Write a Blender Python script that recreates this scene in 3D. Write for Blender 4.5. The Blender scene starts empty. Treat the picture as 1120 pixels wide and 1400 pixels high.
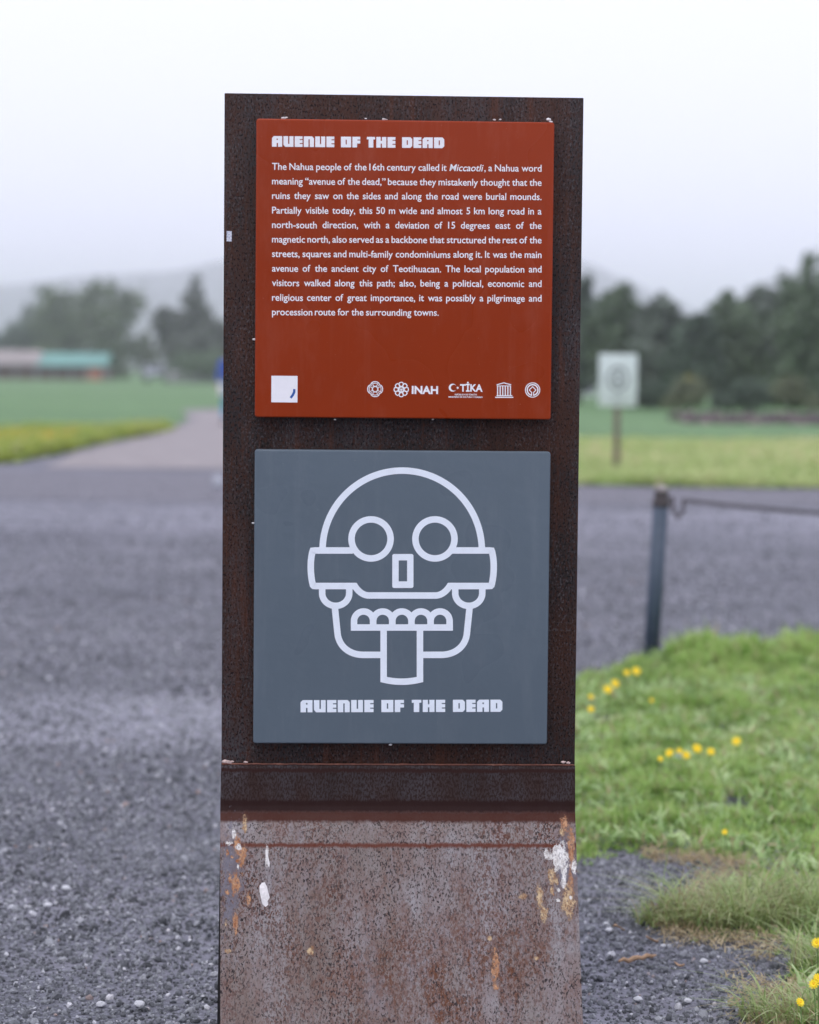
import bpy, bmesh, math, random
import numpy as np
from mathutils import Vector, Matrix, noise as mnoise

rnd = random.Random(7)
rng = np.random.default_rng(11)
sc = bpy.context.scene
col = sc.collection
R = math.radians

# ------------------------------------------------------------------ camera, world, sun, exposure
CAM_H = 1.24
FPX = 85 / 36 * 1400
PITCH = math.atan((700 - 505) / FPX)
ROLL = 0.0092
cp, sp = math.cos(PITCH), math.sin(PITCH)
FW, UP0, RT0 = Vector((0, cp, -sp)), Vector((0, sp, cp)), Vector((1, 0, 0))
RT = RT0 * math.cos(ROLL) + UP0 * math.sin(ROLL)
UP = UP0 * math.cos(ROLL) - RT0 * math.sin(ROLL)
CAM = Vector((0, 0, CAM_H))
SIGN_D = 4.3436
cd = bpy.data.cameras.new('camera')
cam = bpy.data.objects.new('camera', cd)
col.objects.link(cam)
cd.sensor_fit = 'VERTICAL'; cd.sensor_height = 36; cd.lens = 85
cd.clip_start = 0.1; cd.clip_end = 12000
m = Matrix((RT, UP, -FW)).transposed().to_4x4(); m.translation = CAM
cam.matrix_world = m
cd.dof.use_dof = True; cd.dof.focus_distance = 4.40; cd.dof.aperture_fstop = 3.3
sc.camera = cam

world = bpy.data.worlds.new('World'); sc.world = world; world.use_nodes = True
wn = world.node_tree; bgn = wn.nodes['Background']
sky = wn.nodes.new('ShaderNodeTexSky'); sky.sky_type = 'NISHITA'; sky.sun_disc = False
SUN_EL, SUN_AZ = R(58), R(200)
sky.sun_elevation = SUN_EL; sky.sun_rotation = SUN_AZ
sky.air_density = 1.0; sky.dust_density = 3.0
mixw = wn.nodes.new('ShaderNodeMix'); mixw.data_type = 'RGBA'
mixw.inputs['Factor'].default_value = 0.92          # thick bright cloud over the blue
wn.links.new(sky.outputs[0], mixw.inputs[6])
tcw = wn.nodes.new('ShaderNodeTexCoord'); nzw = wn.nodes.new('ShaderNodeTexNoise')
nzw.inputs['Scale'].default_value = 1.6; nzw.inputs['Detail'].default_value = 4
mpw = wn.nodes.new('ShaderNodeMapping'); mpw.inputs['Scale'].default_value = (1, 1, 2.5)
wn.links.new(tcw.outputs['Generated'], mpw.inputs[0]); wn.links.new(mpw.outputs[0], nzw.inputs['Vector'])
crw = wn.nodes.new('ShaderNodeValToRGB')
crw.color_ramp.elements[0].position = .3; crw.color_ramp.elements[0].color = (9.1, 9.15, 11.1, 1)
crw.color_ramp.elements[1].position = .7; crw.color_ramp.elements[1].color = (9.35, 9.35, 11.2, 1)
wn.links.new(nzw.outputs[0], crw.inputs[0]); wn.links.new(crw.outputs[0], mixw.inputs[7])
sepw = wn.nodes.new('ShaderNodeSeparateXYZ'); wn.links.new(tcw.outputs['Generated'], sepw.inputs[0])
# overcast dome: brightest overhead, a little dimmer towards the horizon all round
gw = wn.nodes.new('ShaderNodeMapRange'); gw.inputs[1].default_value = 0; gw.inputs[2].default_value = 1; gw.inputs[3].default_value = 1.10; gw.inputs[4].default_value = 1.30
wn.links.new(sepw.outputs[2], gw.inputs[0])
vmw = wn.nodes.new('ShaderNodeVectorMath'); vmw.operation = 'SCALE'; wn.links.new(mixw.outputs[2], vmw.inputs[0]); wn.links.new(gw.outputs[0], vmw.inputs['Scale'])
wn.links.new(vmw.outputs[0], bgn.inputs[0]); bgn.inputs[1].default_value = 0.1

sl = bpy.data.lights.new('sun', 'SUN'); sl.energy = 0.8; sl.angle = R(25); sl.color = (1, .96, .9)
so = bpy.data.objects.new('sun', sl); col.objects.link(so)
# direction towards the sun: nishita rotation 0 = +Y, clockwise
sdir = Vector((math.sin(SUN_AZ) * math.cos(SUN_EL), math.cos(SUN_AZ) * math.cos(SUN_EL), math.sin(SUN_EL)))
so.rotation_euler = sdir.to_track_quat('Z', 'Y').to_euler(); so.location = (0, -5, 20)
sc.view_settings.view_transform = 'Standard'; sc.view_settings.look = 'None'
sc.view_settings.gamma = 1; sc.view_settings.exposure = 0.12; sc.view_settings.use_curve_mapping = False
sc.render.engine = 'CYCLES'
sc.cycles.use_denoising = True
sc.cycles.max_bounces = 8; sc.cycles.volume_bounces = 4; sc.cycles.transparent_max_bounces = 8

# ------------------------------------------------------------------ measuring helpers
def ray(px, py):
    u, v = px - 560, py - 700
    return (RT * u - UP * v + FW * FPX)
def G(px, py, z=0.0):                       # point on the ground
    d = ray(px, py); t = (z - CAM_H) / d.z
    return CAM + d * t
def at(px, py, Y):                          # point at a distance Y
    d = ray(px, py); return CAM + d * (Y / d.y)

# ------------------------------------------------------------------ object helpers
def link(name, me, mat=None, parent=None, label=None, cat=None, group=None, kind=None, loc=None):
    o = bpy.data.objects.new(name, me); col.objects.link(o)
    if mat is not None and me is not None and hasattr(me, 'materials'):
        ms = mat if isinstance(mat, (list, tuple)) else [mat]
        if not len(me.materials):
            for q in ms: me.materials.append(q)
    if parent is not None: o.parent = parent
    if loc is not None: o.location = loc
    tag(o, label, cat, group, kind)
    return o
def tag(o, label=None, cat=None, group=None, kind=None):
    if label: o['label'] = label
    if cat: o['category'] = cat
    if group: o['group'] = group
    if kind: o['kind'] = kind
    return o
def empty(name, loc, label, cat, group=None, rz=0):
    o = bpy.data.objects.new(name, None); col.objects.link(o)
    o.location = loc; o.rotation_euler = (0, 0, rz); o.empty_display_size = .1
    return tag(o, label, cat, group)
def pyd(name, vs, fs, smooth=False):
    me = bpy.data.meshes.new(name); me.from_pydata([tuple(v) for v in vs], [], fs)
    if smooth:
        for p in me.polygons: p.use_smooth = True
    me.update(); return me
def bm_mesh(name, bm, smooth=False):
    me = bpy.data.meshes.new(name); bmesh.ops.recalc_face_normals(bm, faces=bm.faces[:]); bm.to_mesh(me); bm.free()
    if smooth:
        for p in me.polygons: p.use_smooth = True
    return me
def box(bm, x0, x1, y0, y1, z0, z1):
    vs = [bm.verts.new(p) for p in ((x0,y0,z0),(x1,y0,z0),(x1,y1,z0),(x0,y1,z0),(x0,y0,z1),(x1,y0,z1),(x1,y1,z1),(x0,y1,z1))]
    for f in ((0,3,2,1),(4,5,6,7),(0,1,5,4),(1,2,6,5),(2,3,7,6),(3,0,4,7)): bm.faces.new([vs[i] for i in f])
    return vs
def box_mesh(name, x0, x1, y0, y1, z0, z1, bev=0, seg=2):
    bm = bmesh.new(); box(bm, x0, x1, y0, y1, z0, z1)
    if bev: bmesh.ops.bevel(bm, geom=bm.edges[:], offset=bev, segments=seg, affect='EDGES', profile=.5)
    me = bm_mesh(name, bm)
    if bev:
        for p in me.polygons: p.use_smooth = True
        try: me.set_sharp_from_angle(angle=R(50))
        except Exception: pass
    return me
def tube(bm, pts, rads, seg=10, cap=True):
    rings = []; n = len(pts)
    for i, p in enumerate(pts):
        p = Vector(p)
        t = (Vector(pts[min(i+1, n-1)]) - Vector(pts[max(i-1, 0)])).normalized()
        a = t.orthogonal().normalized() if i == 0 else (rings_a - t * rings_a.dot(t)).normalized()
        rings_a = a; b = t.cross(a)
        rings.append([bm.verts.new(p + (a*math.cos(2*math.pi*k/seg) + b*math.sin(2*math.pi*k/seg)) * rads[i]) for k in range(seg)])
    for i in range(n-1):
        for k in range(seg):
            bm.faces.new((rings[i][k], rings[i][(k+1)%seg], rings[i+1][(k+1)%seg], rings[i+1][k]))
    if cap:
        bm.faces.new(rings[0][::-1]); bm.faces.new(rings[-1])
def sm(a, b, x):
    t = min(1, max(0, (x-a)/(b-a))); return t*t*(3-2*t)

# ------------------------------------------------------------------ node helper
class NT:
    def __init__(s, name):
        s.m = bpy.data.materials.new(name); s.m.use_nodes = True; s.t = s.m.node_tree
        s.b = s.t.nodes['Principled BSDF']
    def n(s, typ, **kw):
        x = s.t.nodes.new(typ)
        for k, v in kw.items(): setattr(x, k, v)
        return x
    def put(s, sock, v):
        if isinstance(v, bpy.types.NodeSocket): s.t.links.new(v, sock)
        elif v is not None:
            try: sock.default_value = v
            except Exception: sock.default_value = (*v, 1)
    def coord(s, w='Object', scale=(1,1,1), loc=(0,0,0)):
        tc = s.n('ShaderNodeTexCoord'); mp = s.n('ShaderNodeMapping')
        s.put(mp.inputs['Scale'], scale); s.put(mp.inputs['Location'], loc)
        s.t.links.new(tc.outputs[w], mp.inputs[0]); return mp.outputs[0]
    def noise(s, vec, scale, detail=3, rough=.55, dist=0, out=0):
        x = s.n('ShaderNodeTexNoise'); s.put(x.inputs['Vector'], vec); s.put(x.inputs['Scale'], scale)
        s.put(x.inputs['Detail'], detail); s.put(x.inputs['Roughness'], rough); s.put(x.inputs['Distortion'], dist)
        return x.outputs[out]
    def vor(s, vec, scale, feat='F1', out='Distance', rnd_=1.0):
        x = s.n('ShaderNodeTexVoronoi', feature=feat); s.put(x.inputs['Vector'], vec); s.put(x.inputs['Scale'], scale)
        s.put(x.inputs['Randomness'], rnd_); return x.outputs[out]
    def ramp(s, fac, stops, interp='LINEAR'):
        x = s.n('ShaderNodeValToRGB'); cr = x.color_ramp; cr.interpolation = interp
        while len(cr.elements) < len(stops): cr.elements.new(.5)
        for e, (p, c) in zip(cr.elements, stops):
            e.position = p; e.color = (*c, 1) if isinstance(c, (tuple, list)) else (c, c, c, 1)
        s.put(x.inputs[0], fac); return x.outputs[0]
    def mix(s, f, a, b, mode='MIX'):
        x = s.n('ShaderNodeMix', data_type='RGBA', blend_type=mode)
        s.put(x.inputs[0], f); s.put(x.inputs[6], a if isinstance(a, bpy.types.NodeSocket) else (*a, 1))
        s.put(x.inputs[7], b if isinstance(b, bpy.types.NodeSocket) else (*b, 1)); return x.outputs[2]
    def ma(s, op, a, b=0.0, c=0.0, clamp=False):
        x = s.n('ShaderNodeMath', operation=op, use_clamp=clamp); s.put(x.inputs[0], a); s.put(x.inputs[1], b); s.put(x.inputs[2], c)
        return x.outputs[0]
    def mr(s, v, a, b, c=0.0, d=1.0, smooth=False):
        x = s.n('ShaderNodeMapRange'); x.interpolation_type = 'SMOOTHSTEP' if smooth else 'LINEAR'
        for i, q in enumerate((v, a, b, c, d)): s.put(x.inputs[i], q)
        return x.outputs[0]
    def sep(s, v):
        x = s.n('ShaderNodeSeparateXYZ'); s.put(x.inputs[0], v); return x.outputs
    def bump(s, h, strength=.3, dist=.01, prev=None):
        x = s.n('ShaderNodeBump'); s.put(x.inputs['Strength'], strength); s.put(x.inputs['Distance'], dist)
        s.put(x.inputs['Height'], h)
        if prev is not None: s.put(x.inputs['Normal'], prev)
        return x.outputs[0]
    def done(s, color=None, rough=.6, spec=.5, normal=None, **kw):
        if color is not None: s.put(s.b.inputs['Base Color'], color if isinstance(color, bpy.types.NodeSocket) else (*color, 1))
        s.put(s.b.inputs['Roughness'], rough); s.put(s.b.inputs['Specular IOR Level'], spec)
        if normal is not None: s.put(s.b.inputs['Normal'], normal)
        for k, v in kw.items(): s.put(s.b.inputs[k.replace('_', ' ')], v)
        return s.m

def plain(name, c, rough=.6, var=.15, scale=8, spec=.5, **kw):
    t = NT(name); v = t.coord()
    nz = t.noise(v, scale, 5)
    d = tuple(x*(1-var) for x in c); l = tuple(min(1, x*(1+var)) for x in c)
    return t.done(t.ramp(nz, [(.3, d), (.7, l)]), rough, spec, **kw)

# ------------------------------------------------------------------ world zones (metres)
P2 = lambda px, py: (G(px, py).x, G(px, py).y)
TURF = [P2(*p) for p in ((735,985),(765,955),(792,932),(820,920),(850,910),(900,904),(960,898),(1020,890),(1120,880),(1350,872),(1900,850),
        (1900,1600),(1085,1600),(1060,1440),(1046,1385),(1042,1335),(1062,1312),(1050,1290),(985,1292),(940,1290),(915,1278),(925,1255),(960,1232),(985,1205),(990,1186),(950,1180),
        (905,1176),(870,1176),(830,1182),(795,1188),(760,1188),(700,1165),(640,1120),(640,1060))]
TURF = np.array(TURF)
def inside(poly, pts):
    x, y = pts[:, 0], pts[:, 1]; r = np.zeros(len(pts), bool); n = len(poly)
    for i in range(n):
        x1, y1 = poly[i]; x2, y2 = poly[(i+1) % n]
        c = ((y1 > y) != (y2 > y)) & (x < (x2-x1)*(y-y1)/(y2-y1+1e-12)+x1); r ^= c
    return r
def edge_dist(poly, pts):
    best = np.full(len(pts), 1e9); n = len(poly)
    for i in range(n):
        a = poly[i]; b = poly[(i+1) % n]; ab = b-a
        t = np.clip(((pts-a)@ab)/(ab@ab), 0, 1)[:, None]
        best = np.minimum(best, np.linalg.norm(pts-(a+t*ab), axis=1))
    return best

# ------------------------------------------------------------------ ground
def ground_mat():
    t = NT('gravel_ground'); v = t.coord(); xyz = t.sep(v); X, Y = xyz[0], xyz[1]
    base = t.ramp(t.noise(v, 60, 4, .7), [(.3, (.08,.083,.10)), (.55, (.175,.18,.21)), (.75, (.33,.335,.38))])
    fine = t.ramp(t.vor(v, 120, out='Color'), [(0, .45), (.6, .9), (.9, 1.3), (1, 2.6)])
    base = t.mix(1.0, base, fine, 'MULTIPLY')
    big = t.noise(v, .7, 4, .6)
    base = t.mix(t.mr(big, .42, .68, 0, .55), base, (.24,.24,.28))
    lane = t.noise(t.coord(scale=(.35, 1, 1), loc=(3, 7, 0)), 1.4, 6, .7)
    base = t.mix(t.mr(lane, .45, .62, 0, .55), base, (.29,.285,.325))
    base = t.mix(t.mr(t.noise(t.coord(scale=(.3, 1, 1), loc=(9, 1, 0)), .9, 6, .7), .50, .66, 0, .6), base, (.10,.10,.125))
    mid = t.noise(v, 6, 4, .6)
    base = t.mix(t.mr(mid, .55, .75, 0, .4), base, (.12,.125,.15))
    wob = t.ma('MULTIPLY', t.ma('SUBTRACT', t.noise(t.coord(scale=(.25, 1, 1)), .8, 3), .5), 3.0)
    Yw = t.ma('ADD', Y, wob)
    # pale dusty wheel track across the far side of the yard
    y0, y1 = G(100, 722).y, G(100, 692).y
    band = t.ma('MULTIPLY', t.mr(Yw, y0-1.2, y0+.6, 0, 1, True), t.mr(Yw, y1-.8, y1+1.0, 1, 0, True))
    base = t.mix(t.ma('MULTIPLY', band, t.mr(lane, .35, .6, .15, .65)), base, (.31,.31,.36))
    # dusty patch of light grit nearer by on the left
    p0, p1 = G(200, 1020).y, G(200, 960).y
    wob2 = t.ma('MULTIPLY', t.ma('SUBTRACT', t.noise(v, 2.2, 4), .5), 1.6)
    Yw2 = t.ma('ADD', Y, wob2)
    band2 = t.ma('MULTIPLY', t.mr(Yw2, p0-.3, p0+.3, 0, 1, True), t.mr(Yw2, p1-.1, p1+.5, 1, 0, True))
    band2 = t.ma('MULTIPLY', band2, t.mr(X, -.2, -.6, 0, 1, True))
    base = t.mix(t.ma('MULTIPLY', band2, .6), base, (.40,.40,.46))
    h = t.ma('ADD', t.vor(v, 90), t.ma('MULTIPLY', t.noise(v, 30, 4), .6))
    return t.done(base, .85, .3, t.bump(h, .6, .012))
gm = ground_mat()
me = pyd('ground', [(-3400,-3400,0),(3400,-3400,0),(3400,3400,0),(-3400,3400,0)], [(0,1,2,3)])
link('ground', me, gm, kind='structure')

def sheet(name, poly, z, mat, jit=.0, step=1.0):
    """flat sheet with a ragged outline"""
    out = []; n = len(poly)
    for i in range(n):
        a = Vector(poly[i]); b = Vector(poly[(i+1) % n]); L = (b-a).length
        k = max(1, min(400, int(L/step))) if jit else 1
        nn = Vector((-(b-a).y, (b-a).x)).normalized()
        for j in range(k):
            p = a.lerp(b, j/k)
            if jit and L < 500 and j: p = p + nn*jit*mnoise.noise(Vector((p.x/step*.45, p.y/step*.45, 3)))*1.6
            out.append((p.x, p.y, z))
    bm = bmesh.new(); f = bm.faces.new([bm.verts.new(p) for p in out]); f.normal_update()
    if f.normal.z < 0: f.normal_flip()
    bmesh.ops.triangulate(bm, faces=[f]); me = bpy.data.meshes.new(name); bm.to_mesh(me); bm.free()
    return link(name, me, mat, kind='structure')

def green_mat(name, c1, c2, c3, sc1=.4, sc2=14, stretch=(1, 1, 1)):
    t = NT(name); v = t.coord(scale=stretch)
    a = t.ramp(t.noise(v, sc1, 5, .65), [(.3, c1), (.6, c2), (.75, c3)])
    b = t.ramp(t.noise(v, sc2, 5, .7), [(.25, .55), (.6, 1.0), (.8, 1.35)])
    return t.done(t.mix(1, a, b, 'MULTIPLY'), .8, .2, t.bump(t.noise(v, sc2*2, 4), .8, .05))
m_field = green_mat('field_grass', (.10,.20,.075), (.145,.26,.105), (.21,.29,.125), .05, 1.2)
m_lawn = green_mat('lawn_grass', (.20,.30,.085), (.30,.42,.13), (.42,.44,.20), .3, 3)
m_verge = green_mat('verge_grass', (.17,.27,.04), (.24,.33,.05), (.30,.33,.07), .3, 6)
m_road = (lambda t: t.done(t.ramp(t.noise(t.coord(), 40, 6, .75), [(.3, (.10,.098,.115)), (.7, (.19,.185,.21))]), .75, .35, t.bump(t.noise(t.coord(), 90, 4), .5, .01)))(NT('dark_grit'))
m_path = (lambda t: t.done(t.ramp(t.noise(t.coord(), 3, 6, .7), [(.3, (.21,.19,.19)), (.7, (.33,.30,.295))]), .85, .3))(NT('pale_path'))

yF = lambda px, py: G(px, py).y
# dark lane running across the far side of the yard
yl0, yl1, yr0, yr1 = yF(150, 682), yF(150, 641), yF(950, 693), yF(950, 666)
link_road = sheet('road', [(-160, yl0), (160, yr0), (160, yr1), (-160, yl1+1.2)], .004, m_road, .35, 1.5)
# pale path leading off to the left rear
path_poly = [P2(60, 640), P2(330, 642), P2(520, 640), P2(420, 600), P2(345, 572), P2(300, 560), P2(255, 562), P2(262, 575), P2(238, 586), P2(200, 598), P2(130, 612)]
sheet('path', path_poly, .008, m_path, .25, 1.0)
# green field out to the hills, in two sheets: behind the verge on the left, behind the lawn on the right
FAR = 3300
yLf, yRf = yF(100, 592), yF(950, 607)
fp = [(-900, yLf+60), (-60, yLf+3), P2(0, 596), P2(120, 592), P2(232, 586), P2(258, 574), P2(250, 561), P2(300, 558), P2(350, 571), P2(430, 596),
      (2, yRf), (60, yRf), (900, yRf+80), (FAR, FAR), (-FAR, FAR)]
sheet('field', fp, .012, m_field, .3, 3)
sheet('verge', [(-60, yF(0, 641)), P2(-160, 639), P2(0, 634), P2(60, 624), P2(140, 606), P2(215, 592), P2(234, 586), P2(120, 592), P2(0, 596), (-60, yLf+3)], .016, m_verge, .12, .8)
sheet('lawn', [P2(700, 661), P2(800, 664), P2(960, 667), P2(1120, 669), (60, yr1+.4), (60, yRf), (2, yRf), P2(600, 625)], .016, m_lawn, .2, 1.2)

# turf beside the sign: low mound of soil with a ragged edge
def soil_mat():
    t = NT('turf_soil'); v = t.coord()
    a = t.ramp(t.noise(v, 9, 6, .7), [(.3, (.09,.14,.04)), (.52, (.15,.19,.07)), (.66, (.27,.20,.11)), (.8, (.38,.29,.18))])
    return t.done(a, .9, .2, t.bump(t.noise(v, 60, 5), .8, .02))
m_soil = soil_mat()
def turf_h(x, y, d):
    return .006 + .03*sm(0, .35, d) * max(.15, .6+.8*mnoise.noise(Vector((x*1.3, y*1.3, 0))))
cell = .07
gx = np.arange(.1, 4.2, cell); gy = np.arange(4.0, 11.6, cell)
GXX, GYY = np.meshgrid(gx, gy)
jx = GXX + rng.uniform(-.025, .025, GXX.shape); jy = GYY + rng.uniform(-.025, .025, GXX.shape)
pts = np.stack([jx.ravel(), jy.ravel()], 1)
ins = inside(TURF, pts).reshape(GXX.shape); dd = edge_dist(TURF, pts).reshape(GXX.shape)
vs = [(jx[i, j], jy[i, j], turf_h(jx[i, j], jy[i, j], dd[i, j]) if ins[i, j] else .002) for i in range(len(gy)) for j in range(len(gx))]
nx = len(gx)
fs = [(i*nx+j, i*nx+j+1, (i+1)*nx+j+1, (i+1)*nx+j) for i in range(len(gy)-1) for j in range(nx-1)
      if ins[i, j] + ins[i, j+1] + ins[i+1, j] + ins[i+1, j+1] >= 2]
me = pyd('turf', vs, fs, True)
link('turf', me, m_soil, kind='structure')

# hills behind; pale haze tone painted into their colour, besides the air
m_hill = green_mat('haze_toned_hillside', (.25,.27,.28), (.29,.30,.31), (.33,.33,.33), .004, .05)
def hill_h(px):
    pr = [(-1200, 445), (-600, 425), (-200, 408), (0, 396), (120, 384), (220, 378), (320, 360), (450, 348), (560, 340), (680, 343), (790, 358), (840, 378), (900, 402), (960, 428), (1060, 452), (1400, 470), (2300, 490)]
    for (a, ya), (b, yb) in zip(pr, pr[1:]):
        if a <= px <= b: return ya + (yb-ya)*sm(0, 1, (px-a)/(b-a))
    return 495
HY = 1250
vs = []; fs = []; NXH, NYH = 160, 14
for j in range(NYH+1):
    v_ = j/NYH; Y = 1000 + 560*v_
    for i in range(NXH+1):
        px = -1200 + 3500*i/NXH
        X = (px-560)/FPX*HY; top = CAM_H + (505-hill_h(px))/FPX*HY
        prof = math.sin(min(1, v_/.9)*math.pi/2*1.0) if v_ < .45 else max(0, 1-((v_-.45)/.55)**2)
        prof = sm(0, .45, v_) if v_ < .45 else 1 - sm(.45, 1, v_)
        z = top*prof*(1+.05*mnoise.noise(Vector((X/110, Y/110, 0)))) if prof > 0 else -.5
        vs.append((X, Y, z-.4 if prof < .02 else z))
for j in range(NYH):
    for i in range(NXH):
        a = j*(NXH+1)+i; fs.append((a, a+1, a+NXH+2, a+NXH+1))
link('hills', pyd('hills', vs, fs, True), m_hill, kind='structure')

# air
bm = bmesh.new(); box(bm, -3450, 3450, -3450, 3450, -1, 78)
t = NT('haze_air'); t.t.nodes.remove(t.b)
pv = t.n('ShaderNodeVolumePrincipled'); pv.inputs['Anisotropy'].default_value = .88; pv.inputs['Color'].default_value = (.96, .97, 1.0, 1); pv.inputs['Density'].default_value = .0009
t.t.links.new(pv.outputs[0], t.t.nodes['Material Output'].inputs['Volume'])
link('haze', bm_mesh('haze', bm), t.m, kind='stuff')

# ------------------------------------------------------------------ scatter with geometry nodes
def scatter(name, protos, pts, rots, scls, mat, picks=None, kind='stuff', smooth=False, label=None, parent=None):
    """protos: list of (verts ndarray, faces, tint per vertex); pts etc. are arrays"""
    V = []; F = []; A = []; T = []
    for i, (v, f, tint) in enumerate(protos):
        o = len(V); V += [tuple(q) for q in v]; F += [tuple(k+o for k in q) for q in f]; A += [i+1]*len(v); T += list(tint)
    npv = len(V); n = len(pts)
    me = bpy.data.meshes.new(name); me.from_pydata(V + [tuple(p) for p in pts], [], F)
    if smooth:
        for p in me.polygons: p.use_smooth = True
    def attr(nm, typ, data, key='value'):
        a = me.attributes.new(nm, typ, 'POINT'); a.data.foreach_set(key, np.asarray(data).ravel())
    attr('proto', 'INT', np.concatenate([A, np.zeros(n)]).astype(np.int32))
    attr('rot', 'FLOAT_VECTOR', np.concatenate([np.zeros((npv, 3)), rots]).astype(np.float32), 'vector')
    attr('scl', 'FLOAT_VECTOR', np.concatenate([np.ones((npv, 3)), scls]).astype(np.float32), 'vector')
    if picks is None: picks = rng.integers(0, len(protos), n)
    attr('pick', 'INT', np.concatenate([np.zeros(npv), picks]).astype(np.int32))
    attr('tint', 'FLOAT', np.concatenate([T, np.zeros(n)]).astype(np.float32))
    o = link(name, me, mat, kind=kind, label=label, parent=parent)
    ng = bpy.data.node_groups.new(name + '_nodes', 'GeometryNodeTree')
    ng.interface.new_socket('Geometry', in_out='INPUT', socket_type='NodeSocketGeometry')
    ng.interface.new_socket('Geometry', in_out='OUTPUT', socket_type='NodeSocketGeometry')
    N, Lk = ng.nodes, ng.links
    gi = N.new('NodeGroupInput'); go = N.new('NodeGroupOutput')
    def na(nm, typ):
        x = N.new('GeometryNodeInputNamedAttribute'); x.data_type = typ; x.inputs[0].default_value = nm
        return x.outputs[0]
    pa = na('proto', 'INT')
    def sel(i):
        c = N.new('FunctionNodeCompare'); c.data_type = 'INT'; c.operation = 'EQUAL'
        Lk.new(pa, c.inputs['A'] if c.inputs['A'].type == 'INT' else c.inputs[2]); 
        [s for s in c.inputs if s.identifier == 'B_INT'][0].default_value = i
        s = N.new('GeometryNodeSeparateGeometry'); s.domain = 'POINT'
        Lk.new(gi.outputs[0], s.inputs[0]); Lk.new(c.outputs[0], s.inputs[1]); return s.outputs[0]
    # make sure the int sockets are used
    jn = N.new('GeometryNodeJoinGeometry')
    for i in range(len(protos)):
        g = N.new('GeometryNodeGeometryToInstance'); Lk.new(sel(i+1), g.inputs[0]); Lk.new(g.outputs[0], jn.inputs[0])
    ip = N.new('GeometryNodeInstanceOnPoints')
    Lk.new(sel(0), ip.inputs['Points']); Lk.new(jn.outputs[0], ip.inputs['Instance'])
    ip.inputs['Pick Instance'].default_value = True
    Lk.new(na('pick', 'INT'), ip.inputs['Instance Index'])
    Lk.new(na('rot', 'FLOAT_VECTOR'), ip.inputs['Rotation']); Lk.new(na('scl', 'FLOAT_VECTOR'), ip.inputs['Scale'])
    Lk.new(ip.outputs[0], go.inputs[0])
    md = o.modifiers.new('scatter', 'NODES'); md.node_group = ng
    return o

def stone_proto(seed):
    r = random.Random(seed); bm = bmesh.new(); bmesh.ops.create_icosphere(bm, subdivisions=1, radius=1)
    s = Vector((r.uniform(.8, 1.2), r.uniform(.75, 1.1), r.uniform(.55, .85)))
    v = [np.array([q.co.x*s.x, q.co.y*s.y, q.co.z*s.z])*(1+r.uniform(-.28, .22)) for q in bm.verts]
    f = [[a.index for a in q.verts] for q in bm.faces]; bm.free()
    return np.array(v), f, [r.random()]*len(v)

def stone_mat():
    t = NT('volcanic_gravel'); oi = t.n('ShaderNodeObjectInfo')
    c = t.ramp(oi.outputs['Random'], [(0, (.04,.043,.047)), (.25, (.085,.090,.098)), (.55, (.155,.164,.178)), (.80, (.25,.261,.278)), (.95, (.34,.35,.37)), (.975, (.55,.56,.59)), (.993, (.66,.66,.68)), (.997, (.24,.17,.15)), (1, (.30,.2,.16))])
    nz = t.noise(t.coord(), 1.2, 3)
    pos = t.n('ShaderNodeNewGeometry').outputs['Position']
    dust = t.mr(t.noise(pos, 1.1, 4, .6), .42, .7, 0, .45)
    c = t.mix(dust, c, (.27,.28,.30))
    # pale dusty streaks left by feet and tyres on the left of the yard
    wv = t.ma('MULTIPLY', t.ma('SUBTRACT', t.noise(pos, 2.5, 4), .5), .5); px_ = t.sep(pos)
    Ys = t.ma('ADD', t.ma('ADD', px_[1], wv), t.ma('MULTIPLY', px_[0], -.12))
    for (ya, yb, xa, xb, f_) in ((G(220, 975).y, G(220, 957).y, -1.3, -1.0, .55), (G(200, 1012).y, G(200, 985).y, -1.6, -.7, .38)):
        ya += .09; yb += .09
        m_ = t.ma('MULTIPLY', t.mr(Ys, ya-.12, ya+.05, 0, 1, True), t.mr(Ys, yb-.05, yb+.12, 1, 0, True))
        m_ = t.ma('MULTIPLY', m_, t.mr(px_[0], xa, xb, 0, 1, True))
        m_ = t.ma('MULTIPLY', m_, t.mr(t.noise(pos, 5, 5, .75), .38, .60, .1, 1))
        c = t.mix(t.ma('MULTIPLY', m_, f_), c, (.46,.47,.50))
    return t.done(t.mix(1, c, t.ramp(nz, [(.3, .75), (.7, 1.2)]), 'MULTIPLY'), .8, .35)
m_stone = stone_mat()

N0 = 330000
# sample distances with falling density
ds = rng.uniform(3.6, 27, N0*4)
dens = np.where(ds < 6.3, 1.0, np.exp(-(ds-6.3)/4.2)) * ds / 14.5
ds = ds[rng.uniform(0, .48, len(ds)) < dens][:N0]
xs = rng.uniform(-.27, .27, len(ds)) * (ds + .6)
pp = np.stack([xs, ds], 1)
inT = inside(TURF, pp) & (edge_dist(TURF, pp) > rng.uniform(0, .09, len(pp)))
pp = pp[~inT]
print('stones', len(pp))
sz = np.clip(rng.lognormal(math.log(.0035), .42, len(pp)), .0016, .013) * np.where(pp[:, 1] > 6.5, 1+(pp[:, 1]-6.5)*.03, 1)
scatter('gravel', [stone_proto(i) for i in range(5)], np.column_stack([pp, sz*rng.uniform(.1, .55, len(pp))]),
        rng.uniform(0, 6.28, (len(pp), 3)), np.column_stack([sz]*3), m_stone)

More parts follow.
